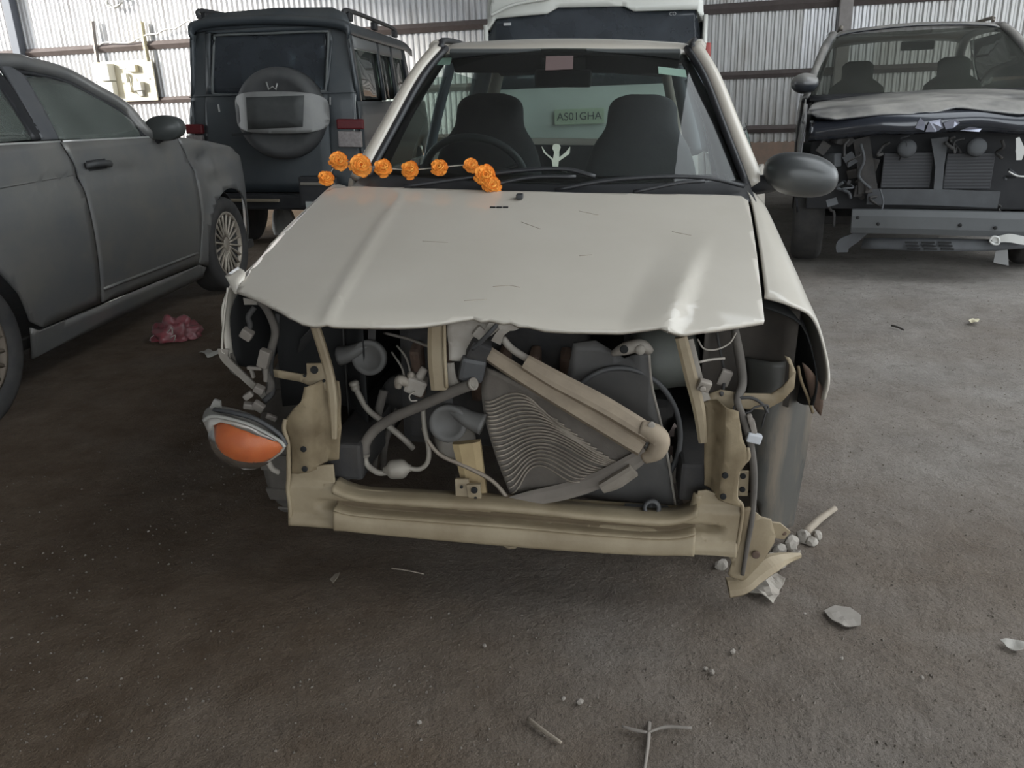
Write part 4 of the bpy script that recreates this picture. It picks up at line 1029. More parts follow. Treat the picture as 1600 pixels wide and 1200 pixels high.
sill = [(-2.18, .18), (-.42, .18), (-.40, .245), (-.48, .275), (-2.12, .295), (-2.20, .33)]
for s in (1, -1):
    for nm, o, f in (('front_door', fd, su), ('rear_door', rd, su), ('front_wing', fw, su_dent if s > 0 else su), ('rear_quarter', rq, su), ('sill_panel', sill, su)):
        p_ = sed_side(nm, o, gm, s, sed, f)
        if nm == 'front_door' and s > 0: fdo = p_
        if nm == 'rear_door' and s > 0: rdo = p_
    if s < 0: continue
tube('belt_chrome', [(su(v, BELT(v)) - .002, v, BELT(v) + .004) for v in (-2.7, -2.2, -1.68)], .007, MT['chrome'], rdo, n=5)
tube('belt_chrome', [(su(v, BELT(v)) - .002, v, BELT(v) + .004) for v in (-1.66, -1.1, -.62)], .007, MT['chrome'], fdo, n=5)
tube('shoulder_crease', [(su(v, .93) + .004, v, .95 + .012 * (v + 1.6)) for v in (-1.66, -1.9, -2.2, -2.7)], .006, gm, rdo, n=6)
# handle
hd = SED.onU(150, 258, su, 0)
tube('door_handle', [(hd[0] + .012, hd[1] - .11, hd[2] + .004), (hd[0] + .04, hd[1] - .05, hd[2] + .010), (hd[0] + .04, hd[1] + .05, hd[2] + .004), (hd[0] + .012, hd[1] + .11, hd[2] - .004)], .014, MT['dark_plastic'], fdo, n=6, flat=1.2)
box('handle_cup', (hd[0] + .002, hd[1], hd[2]), (.01, .17, .055), MT['trim_black'], fdo, bev=.004)
tube('door_moulding', [(su(v, .36) + .006, v, .37 - .01 * (v + 1.6)) for v in (-1.60, -1.0, -.52)], .010, gm, fdo, n=6)
# greenhouse: drawn where the panes stand on the leaning side
def gl(pts): return [(p[1], p[2]) for p in (SED.onU(x, y, su, -.1) for x, y in pts)]
sg = MT['dusty_sheen_glass']
sed_side('front_window', gl([(37, 121), (70, 121), (110, 132), (150, 153), (185, 173), (206, 187), (226, 216), (90, 218)]), sg, 1, sed, sol=.004)
rw_ = [(SED.onU(-4, 132, su, -.1)[1], SED.onU(-4, 132, su, -.1)[2])] + gl([(50, 218)]) + [(-2.65, BELT(-2.6)), (-2.55, 1.34), (-2.25, 1.42)]
sed_side('rear_window', rw_, sg, 1, sed, sol=.004)
bpil = pbr('pillar_grey', (.10, .105, .115), .5, var=(.14, .14, .14), vs=6)
sed_side('door_pillar', gl([(-8, 92), (6, 100), (37, 120), (90, 218), (70, 219), (62, 218)]) , bpil, 1, sed, sol=.02, step=.03)
sed_side('door_pillar', gl([(-10, 108), (8, 126), (66, 218), (50, 219), (-4, 134), (-14, 122)]) , MT['trim_black'], 1, sed, sol=.02, step=.03)
rail_px = [(-60, 95), (0, 96), (50, 103), (100, 116), (150, 143), (195, 170), (232, 210)]
rail = [SED.onU(x, y, su, -.1) for x, y in rail_px]
rail = [(rail[0][0], -2.75, rail[0][2] - .06)] + rail[1:] if False else rail
tube('roof_rail', [(-.34, -2.95, 1.24), (-.27, -2.5, 1.40)] + [tuple(p) for p in rail[1:]] + [(su(-.52, 1.08) - .02, -.50, 1.075)], .038, gm, sed, n=8)
tube('window_seal', [(p[0] + .012, p[1] - .01, p[2] - .040) for p in rail[1:]], .012, MT['trim_black'], sed, n=6)
# roof, screens, bonnet, boot
lv = lambda p: (-2 * wid - p[0], p[1], p[2])
rl = [(-.27, -2.5, 1.40)] + [tuple(p) for p in rail[1:4]]
loft('roof', [[p, (p[0] * .5 - wid * .5, p[1], p[2] + .045), (-wid, p[1], p[2] + .055), (-wid * 1.5 - p[0] * .5, p[1], p[2] + .045), lv(p)] for p in rl], gm, sed, 3, 3, sol=.01)
a0, a1 = tuple(rail[3]), (su(-.52, 1.08) - .04, -.42, 1.05)
loft('windscreen', [[p, (-wid * .6, p[1] + .10, p[2] + .02), (-wid, p[1] + .13, p[2] + .03), (-wid * 1.4, p[1] + .10, p[2] + .02), lv(p)] for p in (a0, tuple((np.array(a0) + a1) / 2), a1)], MT['side_glass'], sed, 3, 3)
loft('bonnet', [[(su(v, z) - .05, v, z), (-.4, v + .03, z + .04), (-wid, v + .05, z + .05), (-1.32, v + .03, z + .04), (-2 * wid - su(v, z) + .05, v, z)] for v, z in ((-.42, 1.05), (-.1, 1.015), (.2, .965), (.45, .89), (.62, .78))], gm, sed, 3, 3, sol=.01)
loft('boot_lid', [[(-.14, v, z), (-.5, v, z + .02), (-wid, v, z + .03), (-1.22, v, z + .02), (-2 * wid + .14, v, z)] for v, z in ((-3.0, 1.14), (-3.3, 1.12), (-3.5, 1.0), (-3.52, .5))], gm, sed, 3, 3, sol=.01)
loft('rear_screen', [[(x, v, z) for x in (-.28, -.6, -wid, -1.12, -1.44)] for v, z in ((-2.5, 1.43), (-2.8, 1.30), (-3.0, 1.15))], sg, sed, 3, 3)
tube('far_rail', [lv(p) for p in [(-.34, -2.95, 1.24), (-.27, -2.5, 1.40)] + [tuple(p) for p in rail[1:]]], .038, gm, sed, n=8)
box('floor_pan', (-wid, -1.2, .24), (1.5, 3.6, .06), MT['engine_dark'], sed, bev=.01)
loft('front_bumper', [[(-.42, .62, z), (-.6, .74, z), (-wid, .80, z), (-1.12, .74, z), (-1.30, .62, z)] for z in (.25, .45, .70)], gm, sed, 3, 3, sol=.02)
for u in (-.45, -1.27):
    lo = loft('front_seat', [[(u + .24 * math.cos(a), -1.30 - (z - .5) * .35 + .07 * math.sin(a), z) for a in [2 * math.pi * k / 10 for k in range(10)]] if z < 1.15 else [(u + .12 * math.cos(a), -1.30 - (z - .5) * .35 + .05 * math.sin(a), z) for a in [2 * math.pi * k / 10 for k in range(10)]] for z in (.45, .8, 1.0, 1.1, 1.16, 1.26, 1.30)], MT['seat_cloth'], sed, 2, 3, close_u=True, caps=True)
loft('dashboard', [[(u, v, z) for u in (-.1, -.5, -wid, -1.2, -1.6)] for v, z in ((-.45, 1.02), (-.65, 1.06), (-.85, 1.03), (-.88, .7))], MT['dark_plastic'], sed, 2, 3, sol=.01)
# wheels
rimm = pbr('alloy_dusty', (.46, .40, .33), .5, .4, var=(.36, .33, .28), vs=14, vamt=.5)
road_wheel(sed, (-.125, 0, .328), .328, .20, 1, 20, rimm, MT['rubber'], rim_r=.222)
road_wheel(sed, (-.10, -2.6, .328), .328, .20, 1, 20, pbr('alloy_dark', (.16, .13, .10), .7), MT['rubber'], rim_r=.222)  # rear rim in a darker brown than the front one
road_wheel(sed, (-1.62, 0, .328), .328, .20, -1, 0, rimm, MT['rubber'], rim_r=.222)
road_wheel(sed, (-1.62, -2.6, .328), .328, .20, -1, 0, rimm, MT['rubber'], rim_r=.222)
for v0 in (0, -2.6):
    loft('arch_liner', [[(-.10, v0 + .39 * math.cos(R(a)), .325 + .39 * math.sin(R(a))), (-.32, v0 + .39 * math.cos(R(a)), .325 + .39 * math.sin(R(a)))] for a in range(-5, 190, 15)], MT['trim_black'], sed, 1, 1, sol=.004)
# mirror
mp_ = SED.onU(236, 206, su, 0)
mrw = [[(mp_[0] + .10 + .11 * sc * math.cos(a), mp_[1] - dv, mp_[2] + .070 * sc * math.copysign(abs(math.sin(a)) ** .8, math.sin(a)) + .02) for a in [2 * math.pi * k / 14 for k in range(14)]] for dv, sc in ((.06, .93), (.03, 1.0), (-.02, .95), (-.06, .7), (-.08, .2))]
smr = loft('door_mirror', mrw, pbr('mirror_dark', (.06, .065, .065), .4, var=(.09, .095, .09), vs=8), sed, 2, 2, close_u=True, caps=True)
tube('mirror_foot', [(mp_[0] - .02, mp_[1], mp_[2] - .06), (mp_[0] + .05, mp_[1], mp_[2] - .03)], .03, MT['trim_black'], smr, n=8)
mesh('mirror_sail', [tuple(SED.onU(x, y, su, 0)) for x, y in ((205, 183), (236, 216), (228, 219), (222, 216))], [(0, 1, 2, 3)], MT['trim_black'], smr, smooth=False, sol=.01)

# ------------------------------------------------------------------ black box-shaped SUV, seen from behind
SUV = Fr(-2.06, 7.30, 0, R(4), R(2.2))
suv = tag(empty('boxy_suv', SUV), 'dark boxy off road SUV seen from behind with a covered spare wheel', 'car')
bk = pbr('dark_hazed_paint', (.045, .056, .066), .45, .1, var=(.07, .08, .088), vs=4, vamt=.5, dust=(.20, .20, .19), damt=.55, coat=.15)  # black paint lifted bluish and dusted; distance haze is put into the colour
S = lambda x, y, v=0: SUV.V(x, y, v)
def rear_v(z): return .0 if z < 1.25 else .16 * (z - 1.25)
def rear_sheet(nm, px, parent, mat=bk, off=0.0, sol=.015, step=.1):
    o = []
    for x, y in px:
        v = 0.05
        for _ in range(20): p = SUV.V(x, y, v + off); v = rear_v(p[2])
        o.append((p[0], p[2]))
    return sheet(nm, o, lambda u, z: (u, rear_v(z) + off + .05 * (abs(u - .08) / .8) ** 6, z), mat, parent, step=step, sol=sol)
rdoor_ = rear_sheet('rear_door', [(322, 300), (322, 148), (512, 143), (520, 300)], suv)
rear_sheet('door_upper', [(322, 148), (321, 54), (329, 52), (329, 128), (336, 147.5)], rdoor_)
rear_sheet('door_upper', [(512, 143), (509, 140), (511, 60), (508, 48), (516, 46), (520, 60)], rdoor_)
rear_sheet('door_upper', [(329, 52), (321, 54), (322, 44), (515, 36), (516, 46), (508, 48)], rdoor_)
gw = rear_sheet('rear_window', [(326, 58), (334, 51), (502, 45), (513, 54), (512, 138), (502, 146), (340, 151), (328, 141)], rdoor_, MT['black_glass'], off=.012, sol=.004)
wpx = [(330, 60), (336, 54), (420, 51), (500, 48), (509, 54), (509, 100), (508, 137), (500, 143), (420, 146), (342, 148), (332, 140), (330, 100)]
tube('window_rubber', [(S(x, y)[0], rear_v(S(x, y)[2]) - .012, S(x, y)[2]) for x, y in wpx], .011, pbr('seal_grey', (.13, .14, .14), .6), gw, n=6, closed=True, res=3)
rear_sheet('corner_panel', [(297, 300), (293, 235), (294, 190), (297, 150), (300, 100), (304, 48), (327, 44), (327, 148), (327, 300)], suv, off=.022)
rear_sheet('corner_panel', [(512, 300), (506, 143), (506, 36), (548, 42), (553, 100), (556, 150), (563, 200), (566, 250), (560, 300)], suv, off=.022)
tube('belt_crease', [(S(x, y)[0], -.008, S(x, y)[2]) for x, y in ((297, 152), (322, 150), (420, 148), (512, 145), (556, 144))], .006, bk, suv, n=5)
tube('door_gap', [(S(x, y)[0], -.004, S(x, y)[2]) for x, y in ((556, 146), (554, 190), (553, 210))], .003, MT['chrome'], suv, n=4)
# roof with a thick drip edge
UL_, UR_ = S(297, 150)[0], S(556, 150)[0]; UC = (UL_ + UR_) / 2; HW = (UR_ - UL_) / 2 - .035
def rrow(v, dz=0, inw=0): return [(UC - HW + inw, v, 1.80 + dz), (UC - HW + .03 + inw, v, 1.89 + dz), (UC - HW * .6, v, 1.925 + dz), (UC, v, 1.94 + dz), (UC + HW * .6, v, 1.925 + dz), (UC + HW - .03 - inw, v, 1.89 + dz), (UC + HW - inw, v, 1.80 + dz)]
rf = loft('roof', [[(p[0], p[1] + .05, p[2] - .06) for p in rrow(.02, 0, .02)], rrow(.05), rrow(.3), rrow(1.5), rrow(2.6), rrow(3.0, -.04)], bk, suv, 3, 3, sol=.02)
rear_sheet('roof_lip', [(302, 52), (305, 36), (330, 22), (430, 13), (520, 12), (541, 22), (549, 44), (520, 40), (420, 42), (322, 48)], suv, bk, off=-.01, sol=.03)
for sgn in (-1, 1):
    r_ = tube('roof_rack', [(UC + sgn * .62, .15, 1.93), (UC + sgn * .62, .25, 2.0), (UC + sgn * .62, 1.5, 2.01), (UC + sgn * .62, 2.3, 2.0), (UC + sgn * .62, 2.4, 1.93)], .02, MT['dark_plastic'], suv, n=6)
    for v in (.3, 1.3, 2.3): box('rack_foot', (UC + sgn * .62, v, 1.955), (.05, .12, .07), MT['trim_black'], r_, bev=.01)
def suv_side_u(z): return HW + .03 - (.07 * (z - 1.25) if z > 1.25 else 0) + .02 * math.sin(z * 2)
for sgn in (-1, 1):
    f = lambda v, z, sg_=sgn: (UC + sg_ * suv_side_u(z), v, z)
    lw_ = sheet('side_body', [(.03, .50), (.03, 1.28), (3.6, 1.26), (3.75, 1.0), (3.75, .5)] + arc2((3.05, .38), .42, 20, 160, 8) + arc2((.75, .38), .42, 20, 160, 8), f, bk, suv, step=.15, sol=.012)
    for a, b in ((.05, .14), (1.10, 1.18), (1.72, 1.82), (2.55, 2.75)): sheet('window_post', [(a, 1.28), (b, 1.28), (b - (.2 if a > 2 else 0), 1.80), (a - (.2 if a > 2 else 0), 1.80)], f, bk, lw_, step=.15, sol=.03)
    for a, b in ((.14, 1.10), (1.18, 1.72), (1.82, 2.55)): sheet('side_window', [(a, 1.29), (b, 1.29), (b - (.2 if b > 2 else 0), 1.70), (a, 1.70)], lambda v, z, sg_=sgn: (UC + sg_ * (suv_side_u(z) - .012), v, z), MT['dusty_sheen_glass'], lw_, step=.3, sol=.004)
    sheet('rain_visor', [(.05, 1.70), (2.5, 1.70), (2.45, 1.80), (.05, 1.80)], lambda v, z, sg_=sgn: (UC + sg_ * (suv_side_u(z) + .006), v, z), pbr('visor_grey', (.30, .31, .31), .5, dust=(.45, .44, .42), damt=.5) if sgn > 0 else bk, lw_, step=.3, sol=.012)
    for vv in (.75, 3.05): road_wheel(suv, (UC + sgn * .62, vv, .37 + sgn * .62 * math.tan(SUV.tilt)), .37, .22, sgn, 0, MT['bare_grey'])
    # tail lamps
red = pbr('tail_red', (.16, .018, .022), .35, var=(.10, .012, .016), vs=30); clr = pbr('tail_clear', (.42, .38, .37), .35, .2, var=(.18, .16, .16), vs=40)
for (pr, pc) in (([(292, 195), (318, 193), (319, 208), (292, 210)], [(293, 212), (318, 210), (319, 224), (294, 227)]), ([(526, 188), (568, 184), (571, 200), (527, 203)], [(528, 205), (564, 203), (567, 228), (531, 233)])):
    q = [S(x, y) for x, y in pr]; c_ = np.mean(q, 0); sz = (abs(q[1][0] - q[0][0]), .05, abs(q[2][2] - q[1][2]))
    t_ = box('tail_lamp', (c_[0], -.005, c_[2]), sz, red, suv, bev=.012)
    q = [S(x, y) for x, y in pc]; c_ = np.mean(q, 0); sz = (abs(q[1][0] - q[0][0]), .05, abs(q[2][2] - q[1][2]))
    box('reversing_lamp', (c_[0], -.005, c_[2]), sz, clr, t_, bev=.008)
# spare wheel
sc0 = S(436, 178, -.15)
spm = pbr('cover_dark', (.06, .062, .065), .6, var=(.085, .085, .085), vs=12, dust=(.2, .2, .19), damt=.4)
spare = lathe('spare_wheel', [(.0, .04), (.26, .04), (.28, .055), (.33, .05), (.365, .02), (.37, -.03), (.37, -.16), (.0, -.16)], spm, suv, (sc0[0], -.13, sc0[2]), (0, -1, 0), n=48)
silv = pbr('cover_silver', (.30, .30, .29), .5, .2, var=(.22, .22, .22), vs=9, dust=(.35, .34, .32), damt=.4)
cs = S(436, 176, -.2)
band = []
for k in range(-9, 10):
    pass
zt, zb = S(436, 143, -.2)[2], S(436, 208, -.2)[2]; rb = abs(S(508, 176, -.2)[0] - S(364, 176, -.2)[0]) / 2
zc0_ = (zt + zb) / 2; hb_ = (zt - zb) / 2
ol = [(cs[0] + rb * math.copysign(abs(math.cos(a)) ** .62, math.cos(a)), zc0_ + hb_ * math.copysign(abs(math.sin(a)) ** .42, math.sin(a))) for a in [2 * math.pi * (k + .5) / 40 for k in range(40)]]
bandf = lambda u, z: (u, -.25 + .15 * (abs(u - cs[0]) / rb) ** 4, z)
bd = sheet('cover_band', ol, bandf, silv, spare, step=.04, sol=.03)
pl = [S(388, 152, -.22), S(478, 149, -.22), S(476, 198, -.22), S(391, 202, -.22)]
sheet('plate_recess', [(p[0], p[2]) for p in pl], lambda u, z: (u, -.272, z), pbr('plate_dark', (.055, .058, .058), .6, var=(.075, .078, .076), vs=20), bd, step=.1, sol=.004)
embm = pbr('badge_silver', (.5, .5, .48), .35, .4)
def badge(px): return [tuple(np.array(S(x, y, -.185))) for x, y in px]
tube('badge', badge([(416, 128), (420, 140), (426, 135), (431, 140), (433, 130)]), .007, embm, spare, n=5, straight=True)
strip('door_handle', [S(341, 163, -.01), S(343, 175, -.01)], .012, MT['chrome'], rdoor_, t=.006)
strip('door_handle', [S(516, 152, -.01), S(516, 164, -.01)], .010, MT['chrome'], rdoor_, t=.006)
strip('cover_latch', [S(363, 211, -.2), S(392, 208, -.2)], .02, MT['trim_black'], spare, t=.01)
# bumper
bmp = box('rear_bumper', (UC, -.06, .45), (1.52, .14, .13), MT['trim_black'], suv, bev=.02)
box('bumper_step', (UC - .35, -.09, S(380, 312, -.1)[2]), (.75, .14, .025), pbr('step_strip', (.28, .24, .18), .6, .2), bmp, bev=.006)
bg = S(480, 300, -.2)
box('bumper_end', (bg[0] + .10, -.17, bg[2]), (.34, .08, .26), MT['trim_black'], bmp, bev=.02)
box('bumper_cap', (bg[0] + .10, -.19, bg[2] + .07), (.30, .07, .025), pbr('cap_grey', (.25, .23, .2), .6), bmp, bev=.008)
lp_ = S(490, 322, -.2)
box('number_plate', (lp_[0], -.22, lp_[2]), (.12, .01, .08), pbr('plate_white', (.5, .52, .5), .5), bmp, bev=.002)
# front end closing the body and cabin contents
box('bonnet', (UC, 3.3, .98), (1.45, .85, .5), bk, suv, bev=.06, seg=3)
loft('windscreen', [[(UC - .68, 2.85, 1.26), (UC, 2.9, 1.27), (UC + .68, 2.85, 1.26)], [(UC - .66, 2.6, 1.80), (UC, 2.64, 1.82), (UC + .66, 2.6, 1.80)]], MT['side_glass'], suv, 3, 3)
for u in (-.36, .36):
    loft('front_seat', [[(UC + u + hw * math.cos(a), 1.75 - (z - .7) * .2 + .07 * math.sin(a), z) for a in [2 * math.pi * k / 10 for k in range(10)]] for z, hw in ((.7, .24), (1.1, .24), (1.35, .22), (1.43, .13), (1.55, .13), (1.6, .08))], MT['seat_cloth'], suv, 2, 2, close_u=True, caps=True)
box('floor_pan', (UC, 1.9, .48), (1.42, 3.6, .06), MT['engine_dark'], suv, bev=.01)
rc_ = S(482, 90, .35)
rcl = loft('red_cloth', [[(rc_[0] + hw * math.cos(a) * (1 + .2 * math.sin(3 * a)), rc_[1] + .05 * math.sin(a), z) for a in [2 * math.pi * k / 12 for k in range(12)]] for z, hw in ((rc_[2] - .17, .12), (rc_[2] - .08, .14), (rc_[2] + .02, .11), (rc_[2] + .12, .08), (rc_[2] + .16, .02))], pbr('red_cloth', (.50, .06, .03), .9, var=(.35, .05, .03), vs=9), None, 2, 2, close_u=True, caps=True, wob=.02)
rcl.location = SUV.o; rcl.rotation_euler = (0, SUV.tilt, -SUV.yaw)
tag(rcl, 'red cloth hanging inside the rear window of the dark boxy SUV', 'cloth')

# ------------------------------------------------------------------ white van behind the hatchback
VAN = Fr(.75, 6.9, 0, R(6))
van = tag(empty('passenger_van', VAN), 'tall white van with a wide dark rear window behind the white hatchback', 'van')
vw = pbr('van_white', (.72, .73, .68), .4, var=(.62, .62, .57), vs=4, vamt=.4, coat=.3, dust=(.5, .48, .44), damt=.4)
N_ = lambda x, y, v=0: VAN.V(x, y, v)
def vz(z): return .10 * max(0, z - 1.2)
wo = [N_(x, y, .05) for x, y in ((762, 58), (775, 29), (855, 22), (872, 12), (975, 10), (990, 18), (1088, 15), (1095, 50), (1101, 100))]
wo = [(p[0], p[2]) for p in wo]
lowz = 1.29
vgl = sheet('rear_window', wo + [(.86, lowz), (-.85, lowz)], lambda u, z: (u, vz(z) + .03 * abs(u / .85) ** 6, z), MT['black_glass'], van, step=.1, sol=.006)
sheet('tailgate', [(-.86, .40), (.86, .40), (.87, lowz), (-.86, lowz)], lambda u, z: (u, vz(z) + .03 * abs(u / .85) ** 6, z), vw, van, step=.12, sol=.03)
sheet('roof_panel', [(-.86, 1.72)] + wo[1:7] + [(.86, 1.70), (.80, 2.05), (.5, 2.14), (-.5, 2.14), (-.78, 2.06)], lambda u, z: (u, vz(z) - .02 + .03 * abs(u / .85) ** 6 + (.5 * (z - 1.98) ** 2 * 8 if z > 1.98 else 0), z), vw, van, step=.06, sol=.03)
loft('roof', [[(-.84 + .0, v, 1.75), (-.80, v, 2.02), (-.5, v, 2.14), (0, v, 2.16), (.5, v, 2.14), (.80, v, 2.02), (.84, v, 1.75)] for v in (.12, .4, 2.0, 3.6, 4.0)], vw, van, 3, 2, sol=.03)
tube('roof_ridge', [tuple(np.array(N_(x, y, -.02))) for x, y in ((767, 24), (778, 18), (800, 8), (830, 2), (860, -2))], .014, vw, van, n=6)
for sgn in (-1, 1):
    sb = sheet('side_body', [(.05, .40), (.05, 1.30), (3.9, 1.30), (4.3, 1.0), (4.4, .4)] + arc2((3.5, .34), .38, 20, 160, 8) + arc2((.9, .34), .38, 20, 160, 8), lambda v, z, s_=sgn: (s_ * (.87 - .02 * (z > 1.2)), v, z), vw, van, step=.2, sol=.03)
    for a, b in ((.1, 1.3), (1.4, 2.6), (2.7, 3.6)): sheet('side_window', [(a, 1.32), (b, 1.32), (b, 1.75), (a, 1.75)], lambda v, z, s_=sgn: (s_ * .855, v, z), MT['black_glass'], sb, step=.4, sol=.004)
    for a, b in ((.02, .1), (1.3, 1.4), (2.6, 2.7), (3.6, 3.8)): sheet('side_post', [(a, 1.30), (b, 1.30), (b, 1.78), (a, 1.78)], lambda v, z, s_=sgn: (s_ * .86, v, z), vw, sb, step=.4, sol=.03)
    for vv in (.9, 3.5): road_wheel(van, (sgn * .74, vv, .32), .32, .18, sgn, 0, MT['bare_grey'])
    tl = N_(1106, 92, .0)
    box('tail_lamp', (sgn * .885, .06, tl[2] + .02), (.05, .10, .20), pbr('tail_red_van', (.35, .05, .04), .4), van, bev=.015)
box('bonnet_nose', (0, 4.3, .75), (1.6, .5, .8), vw, van, bev=.1, seg=3)
loft('windscreen', [[(-.75, 4.2, 1.15), (0, 4.3, 1.16), (.75, 4.2, 1.15)], [(-.72, 3.8, 1.95), (0, 3.88, 1.97), (.72, 3.8, 1.95)]], MT['side_glass'], van, 3, 3)
box('floor_pan', (0, 2.2, .42), (1.66, 4.2, .06), MT['engine_dark'], van, bev=.01)
box('rear_bumper', (0, -.06, .42), (1.7, .14, .2), MT['dark_plastic'], van, bev=.03)
pc_ = N_(905, 182, -.02)
npl = box('number_plate', (pc_[0], -.035, pc_[2]), (.40, .012, .12), pbr('plate_pale', (.55, .60, .45), .5), van, bev=.003)
text_obj('plate_lettering', 'AS01GHA', .085, pbr('plate_ink', (.10, .10, .10), .6), npl, Matrix.Translation((pc_[0], -.043, pc_[2])) @ Matrix.Rotation(R(90), 4, 'X'))
st_ = N_(792, 37, 0)
box('window_decal', (st_[0], .045, st_[2]), (.06, .004, .02), pbr('decal', (.5, .5, .5), .5), vgl, bev=.001)
st_ = N_(1052, 21, 0)
text_obj('window_mark', 'CO', .035, pbr('decal_white', (.3, .3, .3), .5), vgl, Matrix.Translation((st_[0], .04, st_[2])) @ Matrix.Rotation(R(90), 4, 'X'))

# ------------------------------------------------------------------ dark SUV with a smashed front on the right
RS = Fr(2.74, 5.25, 0, R(19))
rs_ = tag(empty('crashed_suv', RS), 'dark SUV with dented dusty bonnet and no front bumper, facing the camera', 'car')
Q = lambda x, y, v: RS.V(x, y, v)
nk = pbr('navy_paint', (.028, .032, .042), .3, .2, var=(.045, .048, .055), vs=4, dust=(.40, .38, .35), damt=.95, coat=.6)
def rs_hood(u, v):
    z = 1.085 + .095 * (max(0, v) / 1.05) ** .8 - .05 * (u / .8) ** 2
    z -= .035 * max(0, .10 - v) / .10
    z += .012 * noise.noise(Vector((u * 4, v * 5, 0))) * (v < .5)
    return z
hb = [RS.onZ(x, y, rs_hood, 1.1) for x, y in ((1288, 143), (1340, 141), (1400, 140), (1480, 138), (1560, 137), (1640, 135), (1700, 140))]
hf = [(.72, .30), (.78, .12), (.60, .0), (.40, -.03), (.2, -.01), (.06, .02), (-.05, -.01), (-.2, -.02), (-.45, -.01), (-.62, .0), (-.74, .05), (-.80, .14), (-.79, .35), (-.75, .70)]
rh = sheet('bonnet', [(p[0], p[1]) for p in hb if p[0] < .76] + [(.76, 1.0)] + hf, lambda a, b: (a, b, rs_hood(a, b)), nk, rs_, step=.035, sol=.012)
def rfront(u): return .02 - .0 * u
lip = [(u, .0 + .10 * (abs(u) / .8) ** 3 + .01 * math.sin(u * 7), rs_hood(u, .0) - .0) for u in (-.78, -.6, -.4, -.2, 0, .2, .4, .6, .78)]
loft('bonnet_lip', [[(p[0], p[1] + .03, p[2] + .005) for p in lip], [(p[0], p[1] - .022, p[2] - .015) for p in lip], [(p[0], p[1] - .035, p[2] - .08 + .012 * math.sin(p[0] * 9)) for p in lip], [(p[0], p[1] + .01, p[2] - .125) for p in lip]], pbr('navy_gloss', (.03, .034, .045), .22, .2, coat=.8), rh, 4, 4, sol=.006)
crm = pbr('torn_chrome', (.32, .33, .40), .3, .6)
for px in ([(1430, 200), (1438, 184), (1446, 192), (1444, 204)], [(1446, 206), (1452, 190), (1470, 186), (1474, 200), (1462, 206)], [(1474, 192), (1492, 186), (1500, 192), (1490, 200), (1478, 202)], [(1500, 204), (1516, 198), (1534, 201), (1530, 206)]):
    mesh('torn_trim', [tuple(np.array(Q(x, y, -.055 - .012 * (i % 2)))) for i, (x, y) in enumerate(px)], [tuple(range(len(px)))], crm, rh, smooth=False, sol=.004)
# wings
for sgn in (-1, 1):
    fu = lambda v, z, s_=sgn: (s_ * (.80 + .04 * math.sin(math.pi * min(1, max(0, (z - .3) / .9))) - .02 * (v < .15)), v, z)
    w_ = sheet('front_wing', [(.10, .92), (.12, 1.0), (.4, 1.07), (.75, 1.12), (1.05, 1.14), (1.15, .9), (1.15, .3)] + arc2((.62, .36), .40, -10, 175, 12) + [(.16, .50), (.10, .62)], fu, nk, rs_, step=.08, sol=.012)
    road_wheel(rs_, (sgn * .73, .64, .345), .345, .21, sgn, 0, MT['bare_grey'])
    road_wheel(rs_, (sgn * .73, 3.25, .345), .345, .21, sgn, 0, MT['bare_grey'])
    sheet('door_side', [(1.17, .3), (3.9, .3), (4.1, .8), (4.0, 1.14), (1.07, 1.14)] , lambda v, z, s_=sgn: (s_ * (.82 + .03 * math.sin(math.pi * min(1, max(0, (z - .3) / .9)))), v, z), nk, rs_, step=.2, sol=.02)
    sheet('side_window', [(1.2, 1.15), (3.7, 1.15), (3.4, 1.58), (1.9, 1.58)], lambda v, z, s_=sgn: (s_ * (.80 - .35 * (z - 1.14)), v, z), MT['side_glass'], rs_, step=.3, sol=.004)
    pa = [(sgn * .80, 1.02, 1.13), (sgn * .75, 1.35, 1.32), (sgn * .68, 1.70, 1.52), (sgn * .62, 1.95, 1.615)]
    tube('windscreen_pillar', pa, .036, nk, rs_, n=8)
    tube('roof_side', [(sgn * .62, 1.95, 1.615), (sgn * .62, 2.6, 1.64), (sgn * .61, 3.4, 1.60), (sgn * .66, 3.95, 1.35), (sgn * .72, 4.05, 1.12)], .04, nk, rs_, n=8)
    tube('roof_bar', [(sgn * .56, 2.0, 1.66), (sgn * .56, 2.1, 1.69), (sgn * .55, 3.2, 1.69), (sgn * .55, 3.3, 1.65)], .014, MT['bare_grey'], rs_, n=6)
    mz = Q(1262, 130, 1.0)
    ms = [[(sgn * (abs(mz[0]) + .02 + .10 * sc * math.cos(a)), 1.0 + dv, mz[2] + .075 * sc * math.sin(a)) for a in [2 * math.pi * k / 14 for k in range(14)]] for dv, sc in ((-.07, .2), (-.05, .7), (-.01, .96), (.04, 1.0), (.06, .92))]
    m_ = loft('door_mirror', ms, nk, rs_, 2, 2, close_u=True, caps=True)
    tube('mirror_foot', [(sgn * .78, 1.10, 1.14), (sgn * (abs(mz[0])), 1.04, mz[2] - .04)], .025, MT['trim_black'], m_, n=6)
rsr = loft('roof', [[(-.62, v, z - .02), (-.5, v, z + .02), (0, v - .04, z + .045), (.5, v, z + .02), (.62, v, z - .02)] for v, z in ((1.90, 1.61), (2.05, 1.635), (2.7, 1.655), (3.3, 1.63), (3.6, 1.58))], nk, rs_, 3, 3, sol=.015)
